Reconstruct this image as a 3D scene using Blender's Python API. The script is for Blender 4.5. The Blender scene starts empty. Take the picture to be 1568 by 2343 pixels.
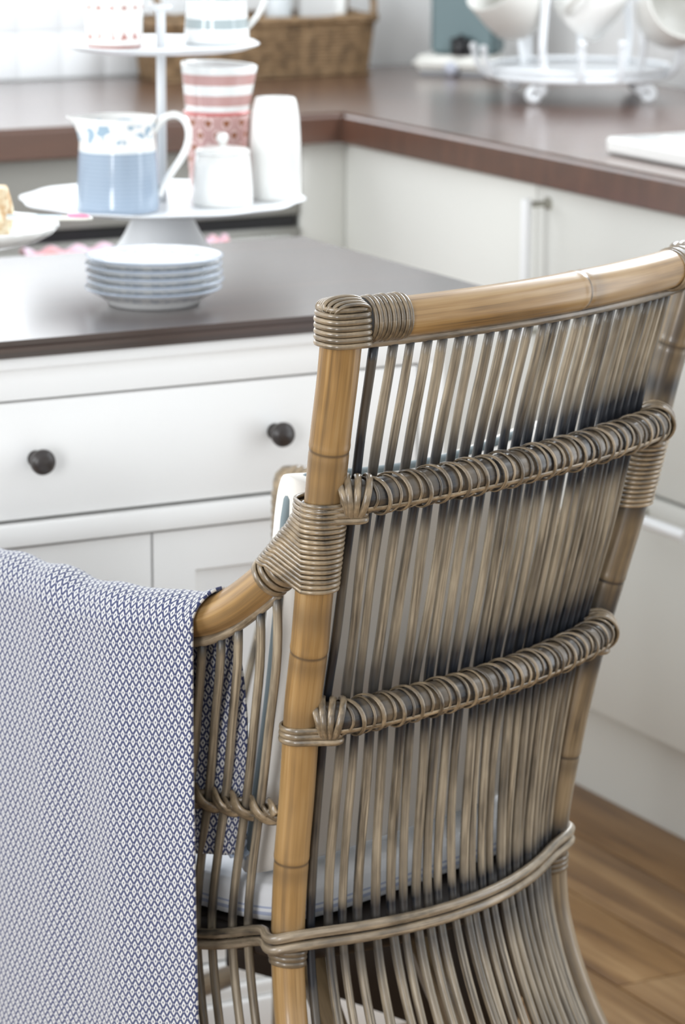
import bpy, bmesh, math, random
import numpy as np
from mathutils import Vector, Matrix
random.seed(7)
rng = np.random.default_rng(7)
C = bpy.context.scene.collection
sc = bpy.context.scene

# ------------------------------------------------------------------ camera
FPX, CX, CY, HC = 7310.0, 784.0, 1171.5, 1.42
_P, _R, _A = math.radians(13.015), math.radians(0.186), math.radians(27.93)
def _basis():
    f = np.array([0, math.cos(_P), -math.sin(_P)]); r = np.array([1.0, 0, 0]); u = np.cross(r, f)
    c, s = math.cos(_R), math.sin(_R)
    ca, sa = math.cos(_A), math.sin(_A)
    return [np.array([v[0]*ca+v[1]*sa, -v[0]*sa+v[1]*ca, v[2]]) for v in (c*r+s*u, -s*r+c*u, f)]
RR, UU, WW = _basis()
CAM = np.array([0, 0, HC])
cam_data = bpy.data.cameras.new('camera')
cam = bpy.data.objects.new('camera', cam_data); C.objects.link(cam)
cam.matrix_world = Matrix(((RR[0], UU[0], -WW[0], 0), (RR[1], UU[1], -WW[1], 0), (RR[2], UU[2], -WW[2], HC), (0, 0, 0, 1)))
cam_data.sensor_fit = 'VERTICAL'; cam_data.sensor_height = 24.0
cam_data.lens = FPX/2343*24.0
cam_data.clip_start = 0.05
cam_data.dof.use_dof = True; cam_data.dof.focus_distance = 2.66; cam_data.dof.aperture_fstop = 5.4
sc.camera = cam

# ------------------------------------------------------------------ world, lights, exposure
w = bpy.data.worlds.new('world'); sc.world = w; w.use_nodes = True
bg = w.node_tree.nodes['Background']
bg.inputs[0].default_value = (0.93, 0.97, 1.0, 1); bg.inputs[1].default_value = 0.72
def area(name, loc, target, sx, sy, power, col):
    l = bpy.data.lights.new(name, 'AREA'); l.shape = 'RECTANGLE'; l.size = sx; l.size_y = sy
    l.energy = power; l.color = col
    o = bpy.data.objects.new(name, l); C.objects.link(o); o.location = loc
    o.rotation_euler = (Vector(target)-Vector(loc)).to_track_quat('-Z', 'Y').to_euler()
    return o
area('window_light_left', (-1.5, 3.1, 1.85), (2.3, 4.6, 1.0), 1.6, 1.5, 54, (0.95, 0.98, 1.0))
area('glass_door_light', (-1.75, -.25, 1.12), (1.5, 3.3, .95), 0.85, 2.1, 48, (0.97, 0.98, 1.0))
area('door_light_right', (2.98, 1.95, 1.15), (1.5, 2.9, .9), .55, 1.9, 7, (0.90, 0.95, 1.0))
area('window_light_right', (2.98, 3.5, 1.78), (1.6, 3.2, 0.9), 1.1, .85, 38, (0.88, 0.94, 1.0))
area('window_light_back', (1.55, 5.045, 1.68), (1.55, 3.0, 1.60), 1.7, 1.06, 7.5, (0.90, 0.95, 1.0))
sc.view_settings.view_transform = 'Standard'; sc.view_settings.look = 'None'
sc.view_settings.gamma = 1.0; sc.view_settings.use_curve_mapping = False
sc.view_settings.exposure = 0.45

# ------------------------------------------------------------------ pixel -> point on a real plane
def ray(px, py): return WW + RR*(px-CX)/FPX - UU*(py-CY)/FPX
def onZ(px, py, z): d = ray(px, py); return CAM + d*(z-HC)/d[2]
def onX(px, py, x): d = ray(px, py); return CAM + d*x/d[0]
def onY(px, py, y): d = ray(px, py); return CAM + d*y/d[1]
def onP(px, py, p0, n): d = ray(px, py); return CAM + d*((p0-CAM) @ n)/(d @ n)
V3 = lambda *a: np.array(a, float)

# ------------------------------------------------------------------ mesh collector
class M:
    def __init__(s): s.v = []; s.f = []; s.uv = []; s.col = []
    def add(s, vs, fs, uvs=None, cols=None):
        n = len(s.v); s.v += [tuple(map(float, p)) for p in vs]
        s.col += (list(cols) if cols is not None else [0.0]*len(vs))
        for i, f in enumerate(fs):
            s.f.append(tuple(n+k for k in f))
            s.uv.append(uvs[i] if uvs is not None else [(0.0, 0.0)]*len(f))
        return s
    def box(s, x0, x1, y0, y1, z0, z1, b=0.0):
        bm = bmesh.new()
        bmesh.ops.create_cube(bm, size=1)
        for q in bm.verts: q.co = Vector(((x0+x1)/2+q.co.x*(x1-x0), (y0+y1)/2+q.co.y*(y1-y0), (z0+z1)/2+q.co.z*(z1-z0)))
        if b > 0: bmesh.ops.bevel(bm, geom=bm.edges[:], offset=b, segments=2, affect='EDGES', profile=0.5)
        bm.verts.index_update()
        s.add([q.co for q in bm.verts], [[q.index for q in f.verts] for f in bm.faces]); bm.free(); return s
    def lathe(s, prof, c=(0, 0, 0), n=40, axis=None, wob=None, uvh=True):
        # prof: list of (r, z); axis: 3x3 whose columns are x,y,z directions
        R = np.eye(3) if axis is None else axis; c = np.array(c, float)
        vs = []; m = len(prof)
        L = [0]
        for a, b in zip(prof[:-1], prof[1:]): L.append(L[-1]+math.hypot(b[0]-a[0], b[1]-a[1]))
        for r, z in prof:
            for k in range(n):
                t = 2*math.pi*k/n; rr = r*(wob(t, r, z) if wob else 1)
                vs.append(c + R @ np.array([rr*math.cos(t), rr*math.sin(t), z]))
        fs = []; uv = []
        for i in range(m-1):
            for k in range(n):
                k2 = (k+1) % n
                fs.append((i*n+k, i*n+k2, (i+1)*n+k2, (i+1)*n+k))
                a0, a1 = k/n, (k+1)/n
                uv.append([(a0, L[i]), (a1, L[i]), (a1, L[i+1]), (a0, L[i+1])])
        return s.add(vs, fs, uv)
    def tube(s, path, rad, n=12, asp=1.0, up=None, cap=True, closed=False, cols=None, v0=0.0):
        # path Nx3, rad scalar or list (half width); asp: thickness/width ; up: per point normal (thin direction)
        P = np.array(path, float); N = len(P)
        rad = np.full(N, rad, float) if np.isscalar(rad) else np.array(rad, float)
        if closed: T = np.roll(P, -1, 0)-np.roll(P, 1, 0)
        else:
            T = np.gradient(P, axis=0)
        T /= np.maximum(np.linalg.norm(T, axis=1, keepdims=True), 1e-9)
        if up is None:
            ref = np.array([0, 0, 1.0]) if abs(T[0][2]) < .9 else np.array([1.0, 0, 0])
            A = ref-T[0]*(ref @ T[0]); A /= np.linalg.norm(A); ups = [A]
            for i in range(1, N):
                A = ups[-1]-T[i]*(ups[-1] @ T[i]); A /= max(np.linalg.norm(A), 1e-9); ups.append(A)
            up = np.array(ups)
        else:
            up = np.array(up, float)
            if up.ndim == 1: up = np.tile(up, (N, 1))
            up = up-T*np.sum(up*T, 1, keepdims=True); up /= np.maximum(np.linalg.norm(up, axis=1, keepdims=True), 1e-9)
        B = np.cross(T, up)
        an = 2*np.pi*np.arange(n)/n
        vs = []; cc = []
        L = np.concatenate([[0], np.cumsum(np.linalg.norm(np.diff(P, axis=0), axis=1))])+v0
        for i in range(N):
            for a in an:
                vs.append(P[i]+rad[i]*(math.cos(a)*B[i]+asp*math.sin(a)*up[i]))
                cc.append(0.0 if cols is None else float(cols[i]))
        fs = []; uv = []
        lim = N if closed else N-1
        Lc = np.append(L, L[-1]+np.linalg.norm(P[0]-P[-1]))
        for i in range(lim):
            j = (i+1) % N
            for k in range(n):
                k2 = (k+1) % n
                fs.append((i*n+k, j*n+k, j*n+k2, i*n+k2))
                uv.append([(k/n, Lc[i]), (k/n, Lc[i+1]), ((k+1)/n, Lc[i+1]), ((k+1)/n, Lc[i])])
        if cap and not closed:
            fs.append(tuple(range(n))[::1]); uv.append([(0, L[0])]*n)
            fs.append(tuple((N-1)*n+k for k in range(n))[::-1]); uv.append([(0, L[-1])]*n)
        return s.add(vs, fs, uv, cc)
    def grid(s, fn, nu, nv, closed_u=False):
        vs = [fn(i/(nu-1 if not closed_u else nu), j/(nv-1)) for j in range(nv) for i in range(nu)]
        fs = []; uv = []
        for j in range(nv-1):
            for i in range(nu if closed_u else nu-1):
                i2 = (i+1) % nu
                fs.append((j*nu+i, j*nu+i2, (j+1)*nu+i2, (j+1)*nu+i))
                d = nu if closed_u else nu-1
                uv.append([(i/d, j/(nv-1)), ((i+1)/d, j/(nv-1)), ((i+1)/d, (j+1)/(nv-1)), (i/d, (j+1)/(nv-1))])
        return s.add(vs, fs, uv)

def obj(name, mc, mat, parent=None, smooth=True, auto=None):
    """one mesh object; a child's mesh is written relative to its thing's base point"""
    root = parent
    base = Vector((0, 0, 0))
    while root is not None:
        base = base + root.location; root = root.parent
    me = bpy.data.meshes.new(name)
    vs = [(p[0]-base.x, p[1]-base.y, p[2]-base.z) for p in mc.v]
    me.from_pydata(vs, [], mc.f)
    uvl = me.uv_layers.new(name='UVMap')
    flat = [c for f in mc.uv for q in f for c in q]
    uvl.data.foreach_set('uv', flat)
    ca = me.attributes.new('stain', 'FLOAT', 'POINT'); ca.data.foreach_set('value', mc.col)
    me.materials.append(mat)
    if smooth:
        me.polygons.foreach_set('use_smooth', [True]*len(me.polygons))
        if auto is not None:
            try: me.set_sharp_from_angle(angle=math.radians(auto))
            except Exception: pass
    me.update()
    o = bpy.data.objects.new(name, me); C.objects.link(o)
    if parent: o.parent = parent
    return o
def bx(name, mat, parent, x0, x1, y0, y1, z0, z1, b=0.0):
    return obj(name, M().box(x0, x1, y0, y1, z0, z1, b), mat, parent, smooth=b > 0, auto=40)
def tag(o, label=None, cat=None, group=None, kind=None):
    if label: o['label'] = label
    if cat: o['category'] = cat
    if group: o['group'] = group
    if kind: o['kind'] = kind
    return o
def thing(name, loc, label, cat, group=None):
    o = bpy.data.objects.new(name, None); C.objects.link(o)
    o.location = Vector([float(q) for q in loc]); o.empty_display_size = .05
    return tag(o, label, cat, group)
def dup(src, loc, parent=None):
    o = src.copy(); C.objects.link(o); o.parent = parent
    if loc is not None: o.location = Vector([float(q) for q in loc])
    for ch in list(src.children): dup(ch, None, o)
    return o

# ------------------------------------------------------------------ materials
def mat(name, col, rough=0.5, spec=0.5, coat=0.0, metal=0.0, crough=0.1, sheen=0.0):
    m = bpy.data.materials.new(name); m.use_nodes = True
    b = m.node_tree.nodes['Principled BSDF']
    b.inputs['Base Color'].default_value = (*col, 1); b.inputs['Roughness'].default_value = rough
    b.inputs['Specular IOR Level'].default_value = spec; b.inputs['Coat Weight'].default_value = coat
    b.inputs['Coat Roughness'].default_value = crough; b.inputs['Metallic'].default_value = metal
    b.inputs['Sheen Weight'].default_value = sheen
    return m
def N(m, t, **kw):
    n = m.node_tree.nodes.new(t)
    for k, v in kw.items(): setattr(n, k, v)
    return n
def LK(m, a, b): m.node_tree.links.new(a, b)
def math_n(m, op, a, b=None, clamp=False):
    n = N(m, 'ShaderNodeMath', operation=op); n.use_clamp = clamp
    for i, x in enumerate((a, b)):
        if x is None: continue
        if isinstance(x, (int, float)): n.inputs[i].default_value = x
        else: LK(m, x, n.inputs[i])
    return n.outputs[0]
def ramp(m, fac, stops):
    r = N(m, 'ShaderNodeValToRGB'); e = r.color_ramp.elements
    while len(e) < len(stops): e.new(0.5)
    for el, (p, c) in zip(e, stops): el.position = p; el.color = (*c, 1) if len(c) == 3 else c
    LK(m, fac, r.inputs[0]); return r.outputs[0]
def mixc(m, fac, a, b, mode='MIX'):
    n = N(m, 'ShaderNodeMix', data_type='RGBA', blend_type=mode)
    for i, x in ((0, fac), (6, a), (7, b)):
        if isinstance(x, (int, float)): n.inputs[i].default_value = x
        elif isinstance(x, tuple): n.inputs[i].default_value = (*x, 1)
        else: LK(m, x, n.inputs[i])
    return n.outputs[2]
def noise(m, vec, scale, detail=4, rough=.6, dist=0):
    n = N(m, 'ShaderNodeTexNoise'); n.inputs['Scale'].default_value = scale
    n.inputs['Detail'].default_value = detail; n.inputs['Roughness'].default_value = rough; n.inputs['Distortion'].default_value = dist
    if vec is not None: LK(m, vec, n.inputs['Vector'])
    return n.outputs['Fac']
def mapped(m, kind='UV', scale=(1, 1, 1), rnd=False):
    tc = N(m, 'ShaderNodeTexCoord'); mp = N(m, 'ShaderNodeMapping'); mp.inputs['Scale'].default_value = scale
    LK(m, tc.outputs[kind], mp.inputs['Vector'])
    if rnd:
        oi = N(m, 'ShaderNodeObjectInfo'); cb = N(m, 'ShaderNodeCombineXYZ')
        LK(m, math_n(m, 'MULTIPLY', oi.outputs['Random'], 37.0), cb.inputs[0]); LK(m, math_n(m, 'MULTIPLY', oi.outputs['Random'], 91.0), cb.inputs[2])
        LK(m, cb.outputs[0], mp.inputs['Location'])
    return mp.outputs['Vector']
def P(m): return m.node_tree.nodes['Principled BSDF']
def bump(m, h, strength, dist):
    b = N(m, 'ShaderNodeBump'); b.inputs['Strength'].default_value = strength; b.inputs['Distance'].default_value = dist
    LK(m, h, b.inputs['Height']); LK(m, b.outputs[0], P(m).inputs['Normal'])

def cane_material(name, light, mid, dark, stain, grain=(14, 9), rough=.5, patch=6.0, stain_amt=1.0, coat=.15, seams=()):
    """rattan/bamboo: streaks along v (metres), antiquing stain where the 'stain' attribute asks for it"""
    m = mat(name, mid, rough, .5, coat, crough=.16)
    uv = mapped(m, 'UV', (grain[0]*1.6, grain[1], 1), rnd=True)
    g0 = noise(m, uv, 1.0, 5, .70, .1)
    g1 = noise(m, mapped(m, 'UV', (grain[0]*.35, grain[1]*3.0, 1), rnd=True), 1.0, 3, .6)
    g = math_n(m, 'ADD', math_n(m, 'MULTIPLY', g0, .62), math_n(m, 'MULTIPLY', g1, .38))
    ob = mapped(m, 'Object', (1, 1, 1), rnd=True)
    p = noise(m, ob, patch, 3, .55)
    c = ramp(m, g, [(0.385, dark), (0.495, mid), (0.60, light)])
    c = mixc(m, ramp(m, p, [(0.36, (0, 0, 0)), (0.66, (1, 1, 1))]), c, mixc(m, .42, c, light))
    at = N(m, 'ShaderNodeAttribute', attribute_name='stain')
    sg = math_n(m, 'MULTIPLY', at.outputs['Fac'], stain_amt)
    sg2 = math_n(m, 'ADD', sg, math_n(m, 'MULTIPLY', math_n(m, 'SUBTRACT', g, .5), math_n(m, 'MULTIPLY', sg, 1.6)), clamp=True)
    c = mixc(m, sg2, c, stain)
    LK(m, c, P(m).inputs['Base Color'])
    bump(m, g, .25, .0006)
    return m
MAT = {}
MAT['bamboo'] = cane_material('honey_bamboo', (.42, .27, .12), (.32, .18, .06), (.15, .085, .033), (.05, .038, .03), (9, 2.2), .36, 9.0, 1.0, .4)
MAT['bamboo_grey'] = cane_material('greyed_bamboo', (.33, .24, .14), (.20, .14, .075), (.07, .052, .036), (.018, .018, .020), (12, 4.0), .36, 14.0, 1.0, .5)
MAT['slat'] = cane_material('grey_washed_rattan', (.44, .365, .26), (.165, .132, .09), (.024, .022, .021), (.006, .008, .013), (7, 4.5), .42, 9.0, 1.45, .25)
MAT['cane'] = cane_material('lashing_cane', (.42, .315, .195), (.185, .135, .08), (.035, .028, .020), (.009, .009, .011), (3, 26), .32, 30.0, 1.0, .5)
MAT['band'] = cane_material('ring_rattan', (.44, .35, .245), (.20, .155, .10), (.045, .038, .030), (.010, .010, .014), (6, 12), .36, 20.0, 1.0, .4)
MAT['cane_core'] = mat('dark_lashing_bed', (.018, .015, .013), .6)
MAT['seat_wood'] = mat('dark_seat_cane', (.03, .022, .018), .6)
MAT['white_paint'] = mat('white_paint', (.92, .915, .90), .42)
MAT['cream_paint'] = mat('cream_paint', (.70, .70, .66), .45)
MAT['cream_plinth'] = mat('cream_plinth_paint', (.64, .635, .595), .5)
MAT['wall'] = mat('wall_paint', (.80, .80, .79), .6)
MAT['wall_tile'] = mat('white_glazed_tile', (.90, .92, .93), .3)
MAT['knob'] = mat('dark_bronze', (.035, .028, .026), .32, .6)
MAT['china'] = mat('white_china', (.84, .84, .815), .14, .5, .4, crough=.04)
MAT['enamel'] = mat('bluish_white_enamel', (.88, .90, .92), .3)
MAT['iron_white'] = mat('white_painted_iron', (.74, .76, .78), .35)
MAT['steel'] = mat('brushed_steel', (.30, .295, .27), .38, .5, metal=.25)
MAT['black'] = mat('black_gloss', (.01, .01, .012), .3)
MAT['handle_grey'] = mat('grey_nickel', (.42, .41, .36), .4, metal=.5)
MAT['handle_white'] = mat('white_handle', (.86, .87, .88), .35)

def wood_counter(name, base, dark, red):
    m = mat(name, base, .35, .5, 1.0, crough=.21); m.node_tree.nodes['Principled BSDF'].inputs['Coat IOR'].default_value = 1.6
    v = mapped(m, 'Object', (1.2, 22, 8))
    g = noise(m, v, 2.0, 5, .6, .3)
    LK(m, ramp(m, g, [(.3, dark), (.6, base), (.8, red)]), P(m).inputs['Base Color'])
    return m
MAT['worktop'] = wood_counter('red_brown_worktop', (.105, .044, .025), (.072, .031, .018), (.14, .060, .034))
MAT['island_top'] = wood_counter('dark_walnut_top', (.042, .018, .010), (.024, .012, .008), (.065, .028, .016))

# floor planks
mf = mat('oak_floorboard', (.3, .17, .08), .48, .35, .08, crough=.3)
v = mapped(mf, 'Object', (26, 1.5, 1), rnd=True); g = noise(mf, v, 1.0, 6, .62, .5)
oi = N(mf, 'ShaderNodeObjectInfo')
c = ramp(mf, g, [(.34, (.13, .060, .018)), (.5, (.29, .155, .055)), (.66, (.43, .26, .115))])
c = mixc(mf, math_n(mf, 'MULTIPLY', oi.outputs['Random'], .55), c, (.15, .082, .036))
LK(mf, c, P(mf).inputs['Base Color']); bump(mf, g, .15, .001)
MAT['plank'] = mf
MAT['floor'] = mat('floor_gap', (.05, .03, .018), .7)

# wicker basket
mw = mat('brown_wicker', (.2, .12, .06), .6)
v = mapped(mw, 'Object', (1, 1, 1)); g = noise(mw, v, 55, 4, .6)
LK(mw, ramp(mw, g, [(.3, (.10, .062, .03)), (.5, (.22, .135, .065)), (.7, (.34, .225, .12))]), P(mw).inputs['Base Color'])
MAT['wicker'] = mw

# throw: woven blue diamonds on off-white; uv in metres
def throw_material(name, white, blue):
    m = mat(name, white, .85, .2, sheen=.3)
    tc = N(m, 'ShaderNodeTexCoord'); sx = N(m, 'ShaderNodeSeparateXYZ')
    wob = N(m, 'ShaderNodeTexNoise'); wob.inputs['Scale'].default_value = 40; LK(m, tc.outputs['UV'], wob.inputs['Vector'])
    vm = N(m, 'ShaderNodeVectorMath', operation='MULTIPLY_ADD'); LK(m, wob.outputs['Color'], vm.inputs[0])
    vm.inputs[1].default_value = (.0022, .0022, 0); LK(m, tc.outputs['UV'], vm.inputs[2])
    LK(m, vm.outputs[0], sx.inputs[0])
    A, B = .0079, .0128
    def cell(off):
        u = math_n(m, 'ADD', math_n(m, 'DIVIDE', sx.outputs[0], A), off)
        vv = math_n(m, 'ADD', math_n(m, 'DIVIDE', sx.outputs[1], B), off)
        fu = math_n(m, 'ABSOLUTE', math_n(m, 'SUBTRACT', math_n(m, 'FRACT', u), .5))
        fv = math_n(m, 'ABSOLUTE', math_n(m, 'SUBTRACT', math_n(m, 'FRACT', vv), .5))
        return math_n(m, 'ADD', fu, fv), fu, fv      # 0 at the diamond's centre, .5 on its edge
    d1, u1, v1 = cell(0.0); d2, u2, v2 = cell(0.5)
    d = math_n(m, 'MINIMUM', d1, d2)
    ring = math_n(m, 'GREATER_THAN', d, .338)         # blue lattice
    dot = math_n(m, 'LESS_THAN', d, .125)             # blue centre
    # small white knots where diamonds touch sideways
    kx = math_n(m, 'ABSOLUTE', math_n(m, 'SUBTRACT', math_n(m, 'FRACT', math_n(m, 'MULTIPLY', math_n(m, 'DIVIDE', sx.outputs[0], A), 2.0)), .0))
    hu = math_n(m, 'SUBTRACT', .5, u1); hv = v1
    k1 = math_n(m, 'LESS_THAN', math_n(m, 'ADD', math_n(m, 'MULTIPLY', math_n(m, 'ABSOLUTE', math_n(m, 'SUBTRACT', u1, .5)), 1.5), v1), .085)
    k2 = math_n(m, 'LESS_THAN', math_n(m, 'ADD', math_n(m, 'MULTIPLY', math_n(m, 'ABSOLUTE', math_n(m, 'SUBTRACT', u2, .5)), 1.5), v2), .085)
    knot = math_n(m, 'MAXIMUM', k1, k2)
    blue_m = math_n(m, 'SUBTRACT', math_n(m, 'MAXIMUM', ring, dot), knot, clamp=True)
    fine = N(m, 'ShaderNodeTexNoise'); fine.inputs['Scale'].default_value = 900; LK(m, tc.outputs['UV'], fine.inputs['Vector'])
    blue_m2 = math_n(m, 'MULTIPLY', blue_m, math_n(m, 'ADD', .72, math_n(m, 'MULTIPLY', fine.outputs['Fac'], .5)), clamp=True)
    col = mixc(m, blue_m2, white, blue)
    LK(m, col, P(m).inputs['Base Color'])
    bump(m, math_n(m, 'SUBTRACT', 1.0, d), .5, .0016)
    return m
MAT['throw'] = throw_material('diamond_weave', (.62, .615, .60), (.020, .030, .105))
MAT['throw_edge'] = MAT['throw']

def linen(name, col, stripes=None):
    m = mat(name, col, .85, .2, sheen=.2)
    v = mapped(m, 'Object', (1, 1, 1)); g = noise(m, v, 700, 2, .5); g2 = noise(m, v, 9, 3, .5)
    c = mixc(m, math_n(m, 'MULTIPLY', g, .22), col, tuple(q*.72 for q in col))
    if stripes:
        tc = N(m, 'ShaderNodeTexCoord'); s = N(m, 'ShaderNodeSeparateXYZ'); LK(m, tc.outputs['Object'], s.inputs[0])
        f = None
        for z0, wd in stripes:
            b = math_n(m, 'LESS_THAN', math_n(m, 'ABSOLUTE', math_n(m, 'SUBTRACT', s.outputs[2], z0)), wd)
            f = b if f is None else math_n(m, 'MAXIMUM', f, b)
        c = mixc(m, math_n(m, 'MULTIPLY', f, .7), c, (.30, .36, .55))
    LK(m, c, P(m).inputs['Base Color']); bump(m, g2, .35, .01)
    return m
MAT['cushion'] = linen('oatmeal_linen', (.80, .765, .71))
MAT['piping'] = linen('teal_grey_piping', (.20, .245, .26))
MAT['seat_fabric'] = linen('white_cotton_blue_stripe', (.86, .87, .89), [(.012, .0018), (.018, .0010)])
MAT['tie'] = linen('white_blue_tie', (.52, .62, .76))

# ================================================================== SETTING
ROOM_X, ROOM_Y = 3.02, 5.07
fl = obj('floor', M().box(-2.6, ROOM_X, -.6, ROOM_Y, -.06, -.012), MAT['floor'], smooth=False); tag(fl, kind='structure')
pw = .128
for i in range(17):
    x0 = 2.372-(i+1)*pw; off = (i*0.53) % 1.1
    y = .35-off
    while y < 4.38:
        y1 = min(y+1.25, 4.385); y0 = max(y, .3)
        if y1-y0 > .05:
            obj('plank', M().box(x0+.0012, x0+pw-.0012, y0+.001, y1-.001, -.012, 0, .0016), MAT['plank'], fl, auto=30)
        y += 1.25
wb = obj('wall_back', M().box(-2.6, ROOM_X+.12, ROOM_Y+.008, ROOM_Y+.12, 0, 2.5), MAT['wall'], smooth=False); tag(wb, kind='structure')
wr = obj('wall_right', M().box(ROOM_X, ROOM_X+.12, 2.2, ROOM_Y+.12, 0, 2.5), MAT['wall'], smooth=False); tag(wr, kind='structure')
w1 = obj('window_1', M().box(.64, 2.46, 5.035, ROOM_Y, 1.10, 1.145, .003).box(.64, 2.46, 5.035, ROOM_Y, 2.215, 2.26, .003).box(.64, .685, 5.035, ROOM_Y, 1.145, 2.215, .003).box(2.415, 2.46, 5.035, ROOM_Y, 1.145, 2.215, .003).box(1.53, 1.57, 5.03, 5.042, 1.145, 2.215, .002), MAT['white_paint'], auto=40); tag(w1, kind='structure')
ts = .0795
for i in range(20):
    for j in range(2):
        x1 = 2.46-i*ts; z0 = .912+j*ts
        obj('tile', M().box(x1-ts+.0005, x1-.0005, ROOM_Y, ROOM_Y+.009, z0+.0005, z0+ts-.0005, .0004), MAT['wall_tile'], wb, auto=30)

# ================================================================== L-SHAPED WORKTOP AND BASE UNITS
XF, YF, ZT = 2.313, 4.372, .91
wt = M()
out = [(-.4, YF), (XF, YF), (XF, 2.55), (ROOM_X-.004, 2.55), (ROOM_X-.004, ROOM_Y-.004), (-.4, ROOM_Y-.004)]
bm = bmesh.new()
lo = [bm.verts.new((x, y, ZT-.046)) for x, y in out]; hi = [bm.verts.new((x, y, ZT)) for x, y in out]
bm.faces.new(hi); bm.faces.new(lo[::-1])
for k in range(6): bm.faces.new((lo[k], lo[(k+1) % 6], hi[(k+1) % 6], hi[k]))
bmesh.ops.recalc_face_normals(bm, faces=bm.faces)
bmesh.ops.bevel(bm, geom=[e for e in bm.edges if all(abs(q.co.z-ZT) < 1e-5 for q in e.verts)], offset=.007, segments=3, affect='EDGES')
bm.verts.index_update()
wt.add([q.co for q in bm.verts], [[q.index for q in f.verts] for f in bm.faces]); bm.free()
o = obj('worktop', wt, MAT['worktop'], auto=40); tag(o, 'glossy red-brown wooden worktop running round the kitchen corner', 'worktop')

def shaker_door(parent, mat_, x0, x1, y0, y1, z0, z1, axis, st=.055, dep=.02, rec=.008, name='door'):
    """door slab with raised stiles and a recessed panel; axis 'x': faces -X at x0; 'y': faces -Y at y0"""
    m = M()
    if axis == 'x':
        m.box(x0+rec, x1, y0+st*.5, y1-st*.5, z0+st*.5, z1-st*.5)
        m.box(x0, x1, y0, y0+st, z0, z1, .002); m.box(x0, x1, y1-st, y1, z0, z1, .002)
        m.box(x0, x1, y0+st, y1-st, z0, z0+st, .002); m.box(x0, x1, y0+st, y1-st, z1-st, z1, .002)
    else:
        m.box(x0+st*.5, x1-st*.5, y0+rec, y1, z0+st*.5, z1-st*.5)
        m.box(x0, x0+st, y0, y1, z0, z1, .002); m.box(x1-st, x1, y0, y1, z0, z1, .002)
        m.box(x0+st, x1-st, y0, y1, z0, z0+st, .002); m.box(x0+st, x1-st, y0, y1, z1-st, z1, .002)
    return obj(name, m, mat_, parent, auto=40)

XD = 2.335
def bar_handle(parent, a, b, out, r=.006, name='handle'):
    """bar between a and b with two standoffs going back along out"""
    a = np.array(a); b = np.array(b); out = np.array(out)
    d = (b-a)/np.linalg.norm(b-a)
    h = obj(name, M().tube([a, a+(b-a)*.5, b], r, 12), MAT['handle_white'], parent, auto=50)
    for k, e in ((0, a), (1, b)):
        s = .0 if k == 0 else -.0
        p = e+d*(.008 if k == 0 else -.008)
        obj('standoff', M().tube([p-out*.004, p+out*.02, p+out*.036], [.0045, .0045, .0045], 10).tube([p+out*.032, p+out*.0395], [.009, .0095], 12), MAT['handle_grey'], h, auto=40)
    return h
def base_unit(name, y0, y1, label, drawers=None, handle=None):
    t = thing(name, ((XD+ROOM_X)/2, (y0+y1)/2, 0), label, 'cabinet')
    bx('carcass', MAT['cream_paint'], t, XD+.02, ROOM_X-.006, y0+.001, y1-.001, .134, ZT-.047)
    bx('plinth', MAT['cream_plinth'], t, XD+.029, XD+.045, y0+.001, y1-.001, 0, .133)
    return t
ys_ = float(onX(1227, 560, XD)[1])
u1 = base_unit('base_cabinet', ys_+.001, 4.398, 'cream base cabinet in the worktop corner, left of the vertical bar handle')
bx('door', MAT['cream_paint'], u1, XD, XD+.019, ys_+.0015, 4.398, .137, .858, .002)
u2 = base_unit('base_cabinet', 3.05, ys_-.001, 'cream base cabinet with a vertical bar handle above and a horizontal one below')
zs = 0.473
dr = bx('door', MAT['cream_paint'], u2, XD, XD+.019, 3.053, ys_-.0015, zs+.0025, .858, .002)
pa = onX(1256, 462, XD)
hb = bar_handle(dr, V3(XD-.036, pa[1], pa[2]+.006), V3(XD-.036, pa[1], pa[2]-.19), V3(1, 0, 0), .0075)
dr2 = bx('drawer', MAT['cream_paint'], u2, XD, XD+.019, 3.053, ys_-.0015, .137, zs-.0025, .002)
pb = onX(1479, 1180, XD)
bar_handle(dr2, V3(XD-.036, pb[1]+.012, pb[2]+.006), V3(XD-.036, pb[1]-.15, pb[2]+.006), V3(1, 0, 0), .0085)
u3 = base_unit('base_cabinet', 2.56, 3.048, 'cream base cabinet unit at the very end of the right-hand run')
bx('door', MAT['cream_paint'], u3, XD, XD+.019, 2.563, 3.045, .137, .858, .002)

# corner filler + cooker under the left run
YD = 4.40
xf = onY(686, 400, YD)[0]
fp = thing('corner_unit', ((xf+XF)/2+.1, YD+.3, 0), 'narrow cream filler cabinet between the steel oven and the corner', 'cabinet')
bx('panel', MAT['cream_paint'], fp, xf+.002, XD+.019, YD, YD+.02, .134, ZT-.047, .002)
bx('carcass', MAT['cream_paint'], fp, xf+.002, XD+.018, YD+.021, ROOM_Y-.01, .134, ZT-.047)
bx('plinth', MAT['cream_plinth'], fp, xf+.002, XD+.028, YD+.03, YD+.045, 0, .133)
ov = thing('oven', (xf-.31, YD+.3, 0), 'grey steel built-in oven under the worktop, towel on its rail', 'oven')
bx('body', MAT['steel'], ov, xf-.62, xf-.002, YD+.012, ROOM_Y-.02, .12, ZT-.048)
bx('control_panel', MAT['steel'], ov, xf-.62, xf-.002, YD-.002, YD+.011, .7535, ZT-.05, .002)
bx('vent_gap', MAT['black'], ov, xf-.615, xf-.006, YD+.004, YD+.0115, .7345, .7525)
bx('oven_door', MAT['steel'], ov, xf-.62, xf-.002, YD-.004, YD+.011, .14, .733, .003)
bx('door_glass', MAT['black'], ov, xf-.54, xf-.08, YD-.007, YD-.0045, .22, .60, .001)
m = M().tube([V3(xf-.58, YD-.045, .721), V3(xf-.04, YD-.045, .721)], .008, 12)
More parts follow.
